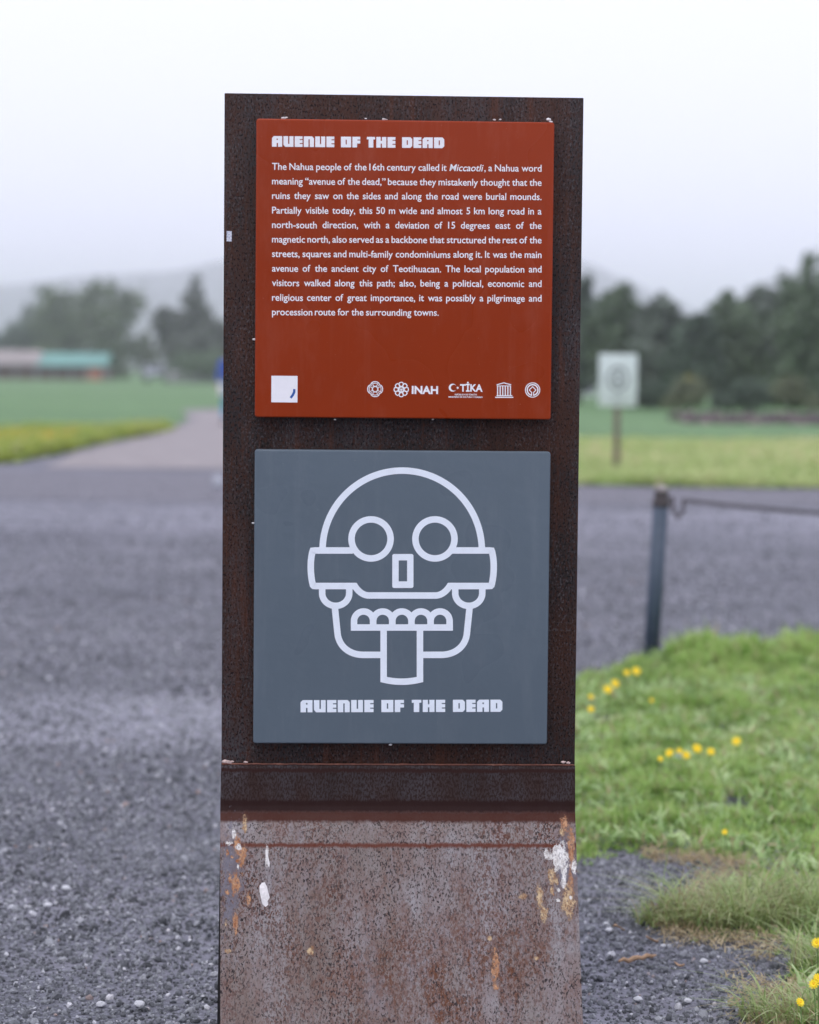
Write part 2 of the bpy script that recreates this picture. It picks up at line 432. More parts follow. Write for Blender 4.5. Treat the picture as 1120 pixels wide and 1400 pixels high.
# --- grass blades
def tuft_proto(seed, n=12, spread=.25, bend=.5, width=.05, hmin=.5):
    r = random.Random(seed); V = []; F = []; T = []
    for _ in range(n):
        a = r.uniform(0, 6.283); rr = spread*math.sqrt(r.random()); bx, by = rr*math.cos(a), rr*math.sin(a)
        L = r.uniform(hmin, 1); da = r.uniform(0, 6.283); b = bend*r.uniform(.3, 1.2); w = width*r.uniform(.7, 1.2)
        wx, wy = -math.sin(da)*w, math.cos(da)*w; tint = r.random(); o = len(V); K = 3
        for k in range(K+1):
            s = k/K; q = b*s*s*L; h = L*(s-.35*b*s*s); wk = (1-s**1.6)*.5
            cx, cy = bx+math.cos(da)*q, by+math.sin(da)*q
            if k < K:
                V += [(cx-wx*wk, cy-wy*wk, h), (cx+wx*wk, cy+wy*wk, h)]; T += [tint, tint]
            else: V.append((cx, cy, h)); T.append(tint)
        for k in range(K-1): F.append((o+2*k, o+2*k+1, o+2*k+3, o+2*k+2))
        F.append((o+2*K-2, o+2*K-1, o+2*K))
    return np.array(V), F, T
def blade_mat(name, stops, dry=.1, patch=1.6):
    t = NT(name); a = t.n('ShaderNodeAttribute', attribute_name='tint'); oi = t.n('ShaderNodeObjectInfo')
    pos = t.n('ShaderNodeNewGeometry').outputs['Position']
    f = t.ma('ADD', t.ma('MULTIPLY', a.outputs['Fac'], .35), t.ma('MULTIPLY', oi.outputs['Random'], .3))
    f = t.ma('ADD', f, t.mr(t.noise(pos, patch, 5, .7), .32, .68, -.1, .5))
    c = t.ramp(f, stops)
    dr = t.ma('GREATER_THAN', t.ma('FRACT', t.ma('MULTIPLY', t.ma('ADD', a.outputs['Fac'], oi.outputs['Random']), 7.31)), 1-dry)
    c = t.mix(dr, c, (.42,.36,.20))
    tr = t.n('ShaderNodeBsdfTranslucent'); t.put(tr.inputs[0], c); mx = t.n('ShaderNodeMixShader'); mx.inputs[0].default_value = .35
    t.done(c, .5, .45)
    out = t.t.nodes['Material Output']; t.t.links.new(t.b.outputs[0], mx.inputs[1]); t.t.links.new(tr.outputs[0], mx.inputs[2]); t.t.links.new(mx.outputs[0], out.inputs[0])
    return t.m
m_blade = blade_mat('turf_blades', [(.12, (.11,.21,.035)), (.38, (.26,.43,.085)), (.7, (.43,.61,.18)), (1, (.68,.70,.34))], .12, 2.6)
protos = [tuft_proto(s, width=.075) for s in range(5)] + [tuft_proto(30+s, 7, .4, 1.1, .22, .35) for s in range(3)]
NB = 42000
p = np.column_stack([rng.uniform(.1, 3.6, NB*3), rng.uniform(4.0, 11.3, NB*3)])
p = p[np.abs(p[:, 0]) < .36*p[:, 1]]
ok = inside(TURF, p); p = p[ok]; dE = edge_dist(TURF, p)
bare = np.array([mnoise.noise(Vector((a*2.6, b*2.6, 9))) for a, b in p])
rag = np.array([mnoise.noise(Vector((a*4.5, b*3, 12))) for a, b in p])
keep = (dE > .10*rag) & (rng.uniform(0, 1, len(p)) < np.clip(dE/.10, .25, 1)) & (bare < rng.uniform(.42, .8, len(p)))
p = p[keep][:NB]; dE = dE[keep][:NB]
print('tufts', len(p))
vz = np.array([mnoise.noise(Vector((a*1.9, b*1.9, 4))) for a, b in p])
far = np.clip((p[:, 1]-8.6)/1.8, 0, 1)                        # longer grass round the post
ck = np.array([mnoise.noise(Vector((a*8, b*5, 1))) for a, b in p])
hgt = (1+1.1*ck)*(.036 + .020*vz + .034*far*np.clip(1+2.2*vz, .15, 3)) * rng.uniform(.6, 1.3, len(p)) * np.clip(.55+dE*3, 0, 1)
zz = np.array([turf_h(a, b, d)-.003 for (a, b), d in zip(p, dE)])
scatter('grass', protos, np.column_stack([p, zz]), np.column_stack([rng.normal(0, .18, (len(p), 2)), rng.uniform(0, 6.28, len(p))]),
        np.column_stack([np.maximum(hgt, .03)*.9]*2 + [np.maximum(hgt, .015)]), m_blade)

# broad pale weed leaves standing out of the turf, and dry litter along its ragged front edge
wp = [tuft_proto(60+k, 6, .3, 1.3, .20, .5) for k in range(4)]
q = p[rng.uniform(0, 1, len(p)) < .09]; q = q + rng.normal(0, .02, q.shape)
dq = edge_dist(TURF, q); q = q[dq > .06]; hh = rng.uniform(.03, .065, len(q))
m_weed = blade_mat('weed_blades', [(.1, (.20,.34,.10)), (.5, (.42,.58,.24)), (1, (.66,.74,.42))], .12, 5)
scatter('weeds', wp, np.column_stack([q, [turf_h(a, b, .3) for a, b in q]]), np.column_stack([rng.normal(0, .3, (len(q), 2)), rng.uniform(0, 6.28, len(q))]), np.column_stack([hh*1.2, hh*1.2, hh]), m_weed)
q = np.column_stack([rng.uniform(.1, 3.2, 60000), rng.uniform(4.2, 8, 60000)]); q = q[np.abs(q[:, 0]) < .36*q[:, 1]]
dq = edge_dist(TURF, q)*np.where(inside(TURF, q), 1, 1.8); nzq = np.array([mnoise.noise(Vector((a*3, b*3, 6))) for a, b in q])
q = q[(dq < .13*rng.uniform(0, 1, len(q))) & (nzq > -.25)][:2600]
hh = rng.uniform(.012, .035, len(q))
m_litter = blade_mat('dry_blades', [(.1, (.30,.22,.12)), (.5, (.48,.38,.22)), (1, (.60,.52,.34))], .1, 4)
scatter('dry_litter', [tuft_proto(80+k, 7, .8, 1.2, .16, .4) for k in range(3)], np.column_stack([q, rng.uniform(.006, .016, len(q))]), np.column_stack([rng.normal(0, .5, (len(q), 2)), rng.uniform(0, 6.28, len(q))]), np.column_stack([hh, hh, hh*.5]), m_litter)

# --- far grass: lawn on the right, verge on the left
def far_grass(name, poly, n, h, mat, extra=None):
    poly = np.array(poly); lo, hi = poly.min(0), poly.max(0)
    q = np.column_stack([rng.uniform(lo[0], hi[0], n*3), rng.uniform(lo[1], hi[1], n*3)])
    q = q[np.abs(q[:, 0]) < .26*q[:, 1]]
    q = q[inside(poly, q)][:n]
    hh = h*rng.uniform(.5, 1.4, len(q))*(1+.5*np.array([mnoise.noise(Vector((a*.5, b*.5, 2))) for a, b in q]))
    return scatter(name, protos, np.column_stack([q, np.full(len(q), .012)]), np.column_stack([np.zeros((len(q), 2)), rng.uniform(0, 6.28, len(q))]),
                   np.column_stack([hh*1.6, hh*1.6, hh]), mat)
m_blade_lawn = blade_mat('lawn_blades', [(.12, (.24,.36,.09)), (.4, (.42,.55,.18)), (.8, (.62,.66,.32)), (1, (.66,.62,.36))], .1, .35)
m_blade_verge = blade_mat('verge_blades', [(.15, (.20,.33,.05)), (.5, (.36,.46,.07)), (1, (.52,.54,.10))], .12, .5)
far_grass('lawn_grass', [P2(700, 661), P2(800, 664), P2(960, 667), P2(1120, 669), (16, yr1+.4), (16, yRf), (2, yRf)], 16000, .13, m_blade_lawn)
far_grass('verge_grass', [P2(-160, 639), P2(0, 634), P2(60, 624), P2(140, 606), P2(215, 592), P2(234, 586), P2(120, 592), P2(0, 596), P2(-160, 600)], 9000, .2, m_blade_verge)

# --- tall fine clumps at the front edge of the turf (each a thing)
m_fine = blade_mat('fine_blades', [(.15, (.18,.27,.08)), (.5, (.38,.48,.18)), (1, (.62,.64,.36))], .22, 3)
def clump(px, py, n, L, rad, label, seed, lean=(0, 0)):
    c = G(px, py); r = random.Random(seed); V = []; F = []; T = []
    for _ in range(n):
        a = r.uniform(0, 6.283); rr = rad*math.sqrt(r.random()); bx, by = rr*math.cos(a), rr*math.sin(a)*.6
        l = L*r.uniform(.3, 1.05); da = a + r.gauss(0, 1.3); b = r.uniform(.4, 1.9); w = .0016*r.uniform(.7, 1.5)
        if r.random() < .13: l *= 1.5
        tn = r.random(); o = len(V); K = 6
        sx = -math.sin(da)*w; sy = math.cos(da)*w
        for k in range(K+1):
            s = k/K; q = b*s*s*l; h = l*(s-.42*min(b, 1.25+.1*b)*s*s)
            x, y = bx+(math.cos(da)+lean[0])*q, by+(math.sin(da)+lean[1])*q
            wk = 1-s**2
            if k < K: V += [(x-sx*wk, y-sy*wk, h), (x+sx*wk, y+sy*wk, h)]; T += [tn, tn]
            else: V.append((x, y, h)); T.append(tn)
        for k in range(K-1): F.append((o+2*k, o+2*k+1, o+2*k+3, o+2*k+2))
        F.append((o+2*K-2, o+2*K-1, o+2*K))
    me = pyd('grass_clump', V, F)
    at_ = me.attributes.new('tint', 'FLOAT', 'POINT'); at_.data.foreach_set('value', np.array(T, np.float32))
    link('grass_clump', me, m_fine, label=label, cat='grass clump', loc=(c.x, c.y, .01))
clump(1015, 1262, 900, .14, .20, 'large clump of long fine grass sprawling over the gravel right of the sign', 1)
clump(1115, 1255, 700, .15, .20, 'clump of long fine grass at the right edge, behind the sprawling clump', 2)
clump(940, 1268, 420, .075, .12, 'low clump of greyish grass reaching furthest onto the gravel', 3)
clump(1110, 1400, 520, .10, .14, 'clump of long grass with yellow flowers in the bottom right corner', 4)
clump(1180, 1330, 400, .14, .16, 'clump of long grass just outside the right edge of the turf', 5)

# ------------------------------------------------------------------ the sign
YAW = R(2.1)
EX = Vector((math.cos(YAW), math.sin(YAW), 0)); EY = Vector((-math.sin(YAW), math.cos(YAW), 0))
SO = Vector((-.0156, SIGN_D+.125-.005, 0))   # refined below
def fit_origin():
    # point of the front plane in the middle of the top edge
    return Vector((-.0156, 4.3436, 0))
SO = fit_origin()
def L(px, py, yl=0.0):                     # local x, z of a pixel on the plane y = yl of the sign
    d = ray(px, py); n = EY; t = ((SO + EY*yl) - CAM).dot(n) / d.dot(n)
    p = CAM + d*t - SO
    return p.dot(EX), p.z
root = empty('information_totem', SO, 'tall rusty steel information totem carrying a red text panel above a grey skull panel', 'sign')
root.rotation_euler = (0, 0, YAW)

def rust(name, mode, bands=None):
    t = NT(name); v = t.coord(); xyz = t.sep(v); X, Z = xyz[0], xyz[2]
    vs_ = t.coord(scale=(1, 1, .45)); vl = t.coord(scale=(1, 1, .16))
    sp1 = t.noise(vs_, 210, 3, .6, .6)         # small worm-like specks
    sp2 = t.noise(vs_, 330, 2, .6)
    big = t.noise(vl, 9, 5, .62)
    mid = t.noise(t.coord(scale=(1, 1, .4)), 30, 5, .65)
    if mode == 'dark':
        c = t.ramp(big, [(.3, (.016,.012,.010)), (.52, (.034,.028,.027)), (.72, (.074,.067,.070))])
        cloud = t.mr(t.noise(t.coord(scale=(1, 1, .35), loc=(2, 2, 2)), 7, 6, .72), .44, .58)
        c = t.mix(t.ma('MULTIPLY', cloud, .68), c, (.058,.023,.012))
        s1 = t.noise(t.coord(scale=(1, 1, .5)), 215, 3, .65)
        c = t.mix(t.ma('MULTIPLY', t.mr(s1, .50, .57), .75), c, (.046,.015,.008))
        s2 = t.noise(t.coord(scale=(1, 1, .6), loc=(3, 1, 2)), 260, 3, .65)
        patch = t.mr(t.noise(t.coord(scale=(1, 1, .3), loc=(1, 2, 7)), 16, 5, .7), .40, .62, .15, .85)
        c = t.mix(t.ma('MULTIPLY', t.mr(s2, .52, .62), patch), c, (.088,.081,.084))
        c = t.mix(t.mr(t.noise(t.coord(scale=(1, 1, .6), loc=(8, 1, 6)), 310, 3, .6), .55, .60, 0, .95), c, (.004,.003,.003))
        strk = t.noise(t.coord(scale=(1, 1, .05), loc=(5, 0, 0)), 34, 6, .7)
        c = t.mix(t.mr(strk, .54, .68, 0, .6), c, (.11,.036,.015))
        c = t.mix(t.mr(strk, .30, .42, .5, 0), c, (.012,.008,.007))
        h = t.ma('ADD', sp1, t.ma('MULTIPLY', sp2, .6))
        return t.done(c, t.mr(mid, .3, .7, .5, .75), .16, t.bump(h, .35, .0012))
    # exposed, paler lower plate
    z = lambda py, yl=0: L(545, py, yl)[1]
    c = t.ramp(big, [(.30, (.165,.128,.108)), (.48, (.235,.205,.192)), (.68, (.305,.29,.295))])
    c = t.mix(t.mr(mid, .45, .72, 0, .6), c, (.20,.125,.11))
    brownarea = t.mr(t.noise(t.coord(scale=(1, 1, .35), loc=(7, 2, 1)), 11, 5, .7), .40, .66, .12, 1)
    w1 = t.mr(t.noise(vs_, 235, 3, .65, .8), .49, .55)
    c = t.mix(t.ma('MULTIPLY', w1, t.ma('ADD', t.ma('MULTIPLY', brownarea, .85), .10)), c, (.095,.028,.012))
    strk = t.noise(t.coord(scale=(1, 1, .10), loc=(3, 0, 0)), 26, 6, .7)
    pt = t.noise(t.coord(scale=(1, 1, .45), loc=(6, 3, 2)), 8, 6, .72)
    side = t.mr(X, -.27, -.12, .25, 1, True)
    low = t.mr(Z, zat(1165), zat(1300), .25, 1)
    den = t.ma('MULTIPLY', t.ma('MULTIPLY', t.mr(t.ma('ADD', t.ma('MULTIPLY', strk, .5), t.ma('MULTIPLY', pt, .5)), .44, .56), side), low)
    w3 = t.mr(t.noise(t.coord(scale=(1, 1, .6), loc=(12, 5, 3)), 170, 4, .7, .8), .44, .54)
    c = t.mix(t.ma('MULTIPLY', den, t.ma('ADD', t.ma('MULTIPLY', w3, .85), .25)), c, (.130,.048,.021))
    c = t.mix(t.mr(strk, .54, .66, 0, .5), c, (.29,.28,.295))
    c = t.mix(t.mr(t.noise(t.coord(scale=(1, 1, .5), loc=(1, 5, 3)), 310, 3, .6, .5), .54, .59, 0, t.mr(t.noise(t.coord(scale=(1, 1, .4), loc=(2, 8, 3)), 14, 5, .7), .38, .6, .45, 1)), c, (.03,.022,.022))
    # mill-rust bands along the folds, shade of the concave bend painted in
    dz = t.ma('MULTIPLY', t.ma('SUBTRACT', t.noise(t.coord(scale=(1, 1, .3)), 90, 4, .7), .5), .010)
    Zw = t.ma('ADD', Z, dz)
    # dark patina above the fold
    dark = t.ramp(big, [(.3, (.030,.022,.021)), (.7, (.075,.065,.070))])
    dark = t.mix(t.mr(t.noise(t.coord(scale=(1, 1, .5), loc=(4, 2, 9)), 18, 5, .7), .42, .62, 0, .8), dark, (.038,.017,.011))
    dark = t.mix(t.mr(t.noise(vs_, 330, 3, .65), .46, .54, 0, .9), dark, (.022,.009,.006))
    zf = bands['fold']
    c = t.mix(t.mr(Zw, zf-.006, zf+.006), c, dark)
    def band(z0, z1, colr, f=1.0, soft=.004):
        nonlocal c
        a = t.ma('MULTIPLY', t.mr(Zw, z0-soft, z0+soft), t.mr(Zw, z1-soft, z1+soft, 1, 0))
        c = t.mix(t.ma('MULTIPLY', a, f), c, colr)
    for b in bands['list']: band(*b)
    # flaked paint and orange scars
    dn1 = t.noise(t.coord(scale=(1, 1, .6)), 70, 5, .75); dn2 = t.noise(t.coord(scale=(1, 1, .5), loc=(9, 9, 9)), 160, 4, .75)
    dist = t.ma('ADD', t.ma('MULTIPLY', t.ma('SUBTRACT', dn1, .5), 3.2), t.ma('MULTIPLY', t.ma('SUBTRACT', dn2, .5), 2.2))
    dn3 = t.noise(t.coord(scale=(1, 1, .7), loc=(4, 4, 4)), 230, 3, .7)
    for kind in 'goyw':
        r2 = t.n('ShaderNodeAttribute', attribute_name='scar_'+kind).outputs['Fac']
        if kind in 'oy': c = t.mix(t.mr(t.ma('ADD', r2, t.ma('MULTIPLY', dist, .5)), 1.9, .8, 0, .4), c, (.13,.075,.055))
        f = t.ma('MULTIPLY', t.mr(t.ma('ADD', r2, dist), 1.05, .80), t.mr(dn3, .40, .48, .15 if kind in 'oy' else .45, 1))
        cc = {'o': t.ramp(dn2, [(.35, (.26,.095,.04)), (.62, (.56,.33,.18))]), 'y': t.ramp(dn2, [(.38, (.24,.12,.06)), (.58, (.60,.46,.27))]),
              'w': t.ramp(dn2, [(.35, (.45,.42,.38)), (.55, (.80,.79,.75))]), 'g': t.ramp(dn2, [(.3, (.13,.12,.14)), (.7, (.19,.185,.22))])}[kind]
        c = t.mix(f, c, cc)
    h = t.ma('ADD', sp1, t.ma('MULTIPLY', mid, .5))
    return t.done(c, t.mr(mid, .3, .7, .5, .7), .2, t.bump(h, .3, .0012))

m_dark = rust('dark_rusted_steel', 'dark')
# upright plate
tl, tr, bl, br = L(307, 127), L(798, 134), L(303, 1044), L(786, 1046)
zt = (tl[1]+tr[1])/2; zb = (bl[1]+br[1])/2; xl = (tl[0]+bl[0])/2; xr = (tr[0]+br[0])/2
print('sign', tl, tr, bl, br)
link('upright_plate', box_mesh('upright_plate', xl, xr, 0, .075, zb-.02, zt, .0012, 2), m_dark, root)

# base: profile in (forward, pixel row), edges read from the photograph
prof = [(-.004, 1046), (-.0062, 1050), (-.0062, 1092), (-.007, 1102), (-.0105, 1112), (-.017, 1122), (-.026, 1136), (-.034, 1150), (-.036, 1154), (-.0375, 1157), (-.055, 1200), (-.076, 1250), (-.097, 1300), (-.118, 1350), (-.139, 1400)]
ledge = lambda y: 302.6 - 1.3*sm(1045, 1110, y)
redge = lambda y: 786.5 + 1.5*sm(1100, 1160, y) + 9*max(0, (y-1155)/245)
rows = []
for (yl, py) in prof:
    a = L(ledge(py), py, yl); b = L(redge(py), py, yl); rows.append((a[0], b[0], yl, (a[1]+b[1])/2))
(a0, b0, y0_, z0_), (a1, b1, y1_, z1_) = rows[-2], rows[-1]
k = (z1_+.02)/(z0_-z1_)
rows.append((a1+(a1-a0)*k, b1+(b1-b0)*k, y1_+(y1_-y0_)*k, -.02))
zat_hi = 9; prof_rows = list(rows); NXB = 300
rows = []
for ra_, rb_2 in zip(prof_rows, prof_rows[1:]):
    k_n = max(1, int(abs(ra_[3]-rb_2[3])/.0024)) if ra_[3] < zat_hi else 1
    for q_ in range(k_n): rows.append(tuple(u+(w_-u)*q_/k_n for u, w_ in zip(ra_, rb_2)))
rows.append(prof_rows[-1]); vs = []; fs = []
for (a, b, y, z) in rows:
    for i in range(NXB+1): vs.append((a+(b-a)*i/NXB, y, z))
off = len(vs); TH = .006
for (a, b, y, z) in rows:
    for i in range(NXB+1): vs.append((a+(b-a)*i/NXB, y+TH, z-.001))
W1 = NXB+1; nr = len(rows)
for j in range(nr-1):
    for i in range(NXB):
        q = (j*W1+i, (j+1)*W1+i, (j+1)*W1+i+1, j*W1+i+1); fs.append(q); fs.append(tuple(x+off for x in q[::-1]))
    for i, s in ((0, 1), (NXB, -1)):
        q = (j*W1+i, j*W1+i+off, (j+1)*W1+i+off, (j+1)*W1+i); fs.append(q if s > 0 else q[::-1])
for i in range(NXB):
    fs.append((i, i+1, i+1+off, i+off))
zr = [r[3] for r in prof_rows]
zat = lambda py: float(np.interp(py, [p_[1] for p_ in prof], zr[:-1]))
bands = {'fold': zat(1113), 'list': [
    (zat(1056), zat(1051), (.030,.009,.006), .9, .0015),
    (zat(1110), zat(1094), (.020,.005,.003), .96, .003),  # rust and the bend's shade together in one colour
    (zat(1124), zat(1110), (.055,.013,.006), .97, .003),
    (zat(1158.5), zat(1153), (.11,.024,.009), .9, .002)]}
def MK(px, py, rx, ry, kd):
    fw = float(np.interp(py, [p_[1] for p_ in prof], [p_[0] for p_ in prof])); a = L(px, py, fw)
    return (a[0], a[1], rx*1.02/760, ry*1.0/760, kd)
marks = [MK(775, 1185, 16, 42, 'g'), MK(318, 1200, 14, 60, 'g'),
         MK(324, 1155, 5, 14, 'o'), MK(331, 1170, 5, 14, 'o'), MK(322, 1208, 6, 16, 'o'), MK(335, 1128, 4, 9, 'y'), MK(340, 1228, 3, 8, 'o'), MK(322, 1262, 3.5, 14, 'o'), MK(311, 1300, 4, 3, 'y'),
         MK(314, 1153, 6, 3, 'w'), MK(320, 1140, 3, 8, 'w'), MK(326, 1158, 5, 4, 'w'), MK(365, 1174, 2.4, 12, 'w'),
         MK(772, 1127, 5, 10, 'o'), MK(781, 1160, 5, 24, 'o'), MK(766, 1172, 12, 18, 'w'), MK(772, 1190, 4, 16, 'w'), MK(770, 1206, 3, 9, 'w'), MK(755, 1198, 5, 14, 'y'), MK(746, 1167, 4, 6, 'w'),
         MK(777, 1232, 9, 20, 'y'), MK(781, 1215, 4, 22, 'o'), MK(785, 1186, 3, 10, 'w'), MK(738, 1225, 5, 14, 'y'), MK(744, 1248, 5, 18, 'y'), MK(715, 1225, 5, 4, 'y'), MK(763, 1231, 3, 2, 'w'), MK(755, 1217, 2.5, 6, 'y'),
         MK(677, 1322, 4.5, 22, 'o'), MK(678, 1350, 4, 3, 'o'), MK(425, 1300, 4, 5, 'y'), MK(670, 1283, 2, 3, 'y'), MK(733, 1310, 3, 2, 'y')]
for k_ in range(22):
    a_ = rnd.random(); cx_, cy_ = (773, 1190) if a_ < .55 else (322, 1200)
    marks.append(MK(cx_+rnd.gauss(0, 10 if a_ < .55 else 6), cy_+rnd.gauss(0, 38), rnd.uniform(1.2, 3.2), rnd.uniform(1.5, 6), rnd.choice('owyo')))
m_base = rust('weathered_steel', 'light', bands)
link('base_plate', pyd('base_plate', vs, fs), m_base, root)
bp = bpy.data.objects['base_plate']
co_ = np.array([(v_[0], v_[2]) for v_ in vs])
for kd in 'goyw':
    dmin = np.full(len(co_), 6.0)
    for (x0, z0, rx, rz, k2) in marks:
        if k2 == kd: dmin = np.minimum(dmin, np.hypot((co_[:, 0]-x0)/rx, (co_[:, 1]-z0)/rz))
    at_ = bp.data.attributes.new('scar_'+kd, 'FLOAT', 'POINT'); at_.data.foreach_set('value', dmin.astype(np.float32))
for p_ in bp.data.polygons: p_.use_smooth = True
try: bp.data.set_sharp_from_angle(angle=R(40))
except Exception: pass
# solid foot behind the folded plate, flaring out to the left
vs = []
for (py, lp) in ((1060, 303.2), (1160, 301.0), (1280, 299.2), (1400, 297.0), (1452, 296)):
    a = L(lp, py, .012); b = L(784, py, .012); vs += [(a[0], .012, a[1]), (b[0], .012, a[1]), (b[0], .090, a[1]), (a[0], .090, a[1])]
vs[-4:] = [(x, y, -.02) for x, y, z in vs[-4:]]
fs = [(0, 1, 2, 3)] + [(4*j+a, 4*j+4+a, 4*j+4+(a+1) % 4, 4*j+(a+1) % 4) for j in range(4) for a in range(4)]
m_foot = plain('dark_primed_steel', (.012, .010, .010), .6, .3, 30)
link('base_body', pyd('base_body', vs, fs), m_foot, root)
# weld seam: a thin irregular rusty bead
m_weld = (lambda t: t.done(t.ramp(t.noise(t.coord(), 60, 5, .7), [(.3, (.07,.02,.012)), (.6, (.20,.07,.04)), (.85, (.45,.28,.22))]), .55, .5))(NT('weld_rust'))
bm = bmesh.new(); pts_ = []; rr_ = []
for i in range(80):
    x = xl+.001+(xr-xl-.002)*i/79; pts_.append((x, -.0045, zat(1046)+.0012+.0006*mnoise.noise(Vector((x*60, 0, 0))))); rr_.append(.0016+.0007*mnoise.noise(Vector((x*90, 5, 0))))
tube(bm, pts_, rr_, 8); link('weld_seam', bm_mesh('weld_seam', bm, True), m_weld, root)
m_white = plain('white_residue', (.72, .70, .68), .6, .15, 200)
m_pinkish = plain('pinkish_residue', (.55, .42, .38), .6, .3, 200)
def blob(px, py, r_, y, mat):
    bm = bmesh.new(); x, z = L(px, py, y); bmesh.ops.create_icosphere(bm, subdivisions=1, radius=r_/760)
    for v_ in bm.verts: v_.co = Vector((v_.co.x*1.4+x, v_.co.y*.8+y, v_.co.z*.7+z)) + Vector([rnd.uniform(-1, 1)*.0006 for _ in range(3)])
    link('sealant', bm_mesh('sealant', bm), mat, root)
for (px, py, r_) in ((308, 1041, 4), (313, 1042, 3.5), (336, 1042, 2.5), (318, 1041, 2), (770, 1042, 3), (777, 1043, 2.4)): blob(px, py, r_, -.004, m_pinkish)
# thick white splash on the lower plate
def splash(name, cx, cy, pts, mat, thick=.002, parent=root):
    bm = bmesh.new(); fw = float(np.interp(cy, [p_[1] for p_ in prof], [p_[0] for p_ in prof])) if cy > 1046 else 0
    top = []; 
    def P(px, py, lift):
        f = float(np.interp(py, [p_[1] for p_ in prof], [p_[0] for p_ in prof])) if cy > 1046 else 0
        a = L(px, py, f); return (a[0], f-lift, a[1])
    c = bm.verts.new(P(cx, cy, thick)); n = len(pts)
    mid_ = [bm.verts.new(P(cx+(x-cx)*.6, cy+(y-cy)*.6, thick*rnd.uniform(.7, 1.1))) for x, y in pts]
    out = [bm.verts.new(P(x, y, .0002)) for x, y in pts]
    for i in range(n):
        j = (i+1) % n; bm.faces.new((c, mid_[i], mid_[j])); bm.faces.new((mid_[i], out[i], out[j], mid_[j]))
    return link(name, bm_mesh(name, bm, True), mat, parent)
splash('bird_dropping', 361, 1223, [(358, 1207), (362, 1206), (365, 1212), (367, 1220), (369, 1227), (366, 1232), (367, 1237), (363, 1240), (359, 1236), (357, 1228), (355, 1219), (355, 1211)], m_white)
splash('bird_dropping', 366, 1173, [(363, 1162), (365.5, 1162), (366.5, 1170), (369, 1180), (368.5, 1186), (366.5, 1184), (365, 1174)], m_white, .001)

# sticker on the upright
sx0, sz0 = L(310, 330); sx1, sz1 = L(317, 316)
def sticker_mat():
    t = NT('sticker_print'); v = t.coord(); f = t.mr(t.noise(v, 700, 2), .5, .55, 0, .7)
    return t.done(t.mix(f, (.72, .75, .80), (.25, .30, .45)), .4, .4)
link('sticker', box_mesh('sticker', sx0, sx1, -.0006, -.0001, sz0, sz1), sticker_mat(), root)

# panels
def panel_mat(name, c, dirt):
    t = NT(name); v = t.coord()
    a = t.ramp(t.noise(v, 7, 5, .6), [(.3, tuple(x*.97 for x in c)), (.7, tuple(min(1, x*1.03) for x in c))])
    sm_ = t.mr(t.noise(t.coord(scale=(1, 1, .3)), 24, 5, .7), .5, .8, 0, .10)
    run_ = t.mr(t.noise(t.coord(scale=(1, 1, .05), loc=(2, 0, 1)), 40, 5, .65), .56, .75, 0, .07)
    a = t.mix(sm_, a, dirt); a = t.mix(run_, a, dirt)
    sp_ = t.mr(t.noise(v, 420, 1), .79, .82, 0, .5); a = t.mix(sp_, a, dirt)
    h = t.ma('ADD', t.noise(v, 55, 2, .4), t.ma('MULTIPLY', t.noise(v, 260, 2), .10))
    return t.done(a, t.mr(t.noise(v, 5, 2), .3, .7, .26, .30), .18, t.bump(h, .12, .004))
m_red = panel_mat('red_enamel', (.285, .034, .0048), (.50, .22, .16))
m_grey = panel_mat('slate_grey_enamel', (.112, .146, .172), (.30, .32, .34))
PD = -.030
def panel(name, corners, mat, y0=-.006, y1=PD, bev=.0028, rc=.005):
    pts = [L(*c, y1) for c in corners]
    x0 = (pts[0][0]+pts[3][0])/2; x1 = (pts[1][0]+pts[2][0])/2; zT = (pts[0][1]+pts[1][1])/2; zB = (pts[2][1]+pts[3][1])/2
    bm = bmesh.new(); box(bm, x0, x1, y1, y0, zB, zT)
    ye = [e for e in bm.edges if abs(e.verts[0].co.y-e.verts[1].co.y) > .01]
    bmesh.ops.bevel(bm, geom=ye, offset=rc, segments=5, affect='EDGES', profile=.5)
    fe = [e for e in bm.edges if abs(e.verts[0].co.y-y1) < 1e-6 and abs(e.verts[1].co.y-y1) < 1e-6]
    bmesh.ops.bevel(bm, geom=fe, offset=bev, segments=4, affect='EDGES', profile=.5)
    me = bm_mesh(name, bm)
    for p_ in me.polygons: p_.use_smooth = len(p_.vertices) < 12
    try: me.set_sharp_from_angle(angle=R(35))
    except Exception: pass
    o = link(name, me, mat, root); return o, (x0, x1, zB, zT)
red, rb = panel('text_panel', [(350, 163), (757, 166), (754.5, 573), (349, 571)], m_red)
red['label'] = 'brick red enamel panel with white English text'
grey, gb = panel('skull_panel', [(347.5, 615), (752, 617), (749, 1017), (347, 1017)], m_grey)
grey['label'] = 'slate grey enamel panel with a white skull outline'
# spacers holding the panels off the plate
for pn, (x0, x1, z0, z1) in ((red, rb), (grey, gb)):
    link('spacer_frame', box_mesh('spacer_frame', x0+.012, x1-.012, -.0058, -.0002, z0+.012, z1-.012), m_foot, pn)
# bits of sealant along the panel edges
for (px, py, r_) in ((388, 161.5, 2.6), (392, 160.5, 1.6), (525, 163, 2.4), (528, 163.5, 1.5), (500, 162, 1.2), (676, 163.5, 1.6), (684, 163.5, 1.4), (750, 163.5, 2.8), (753, 166, 2.2), (348, 464, 2.4), (458, 573.5, 1.4), (592, 573.5, 1.2), (346.5, 715, 1.6), (534, 1018, 2)):
    blob(px, py, r_, PD+.006, m_white)

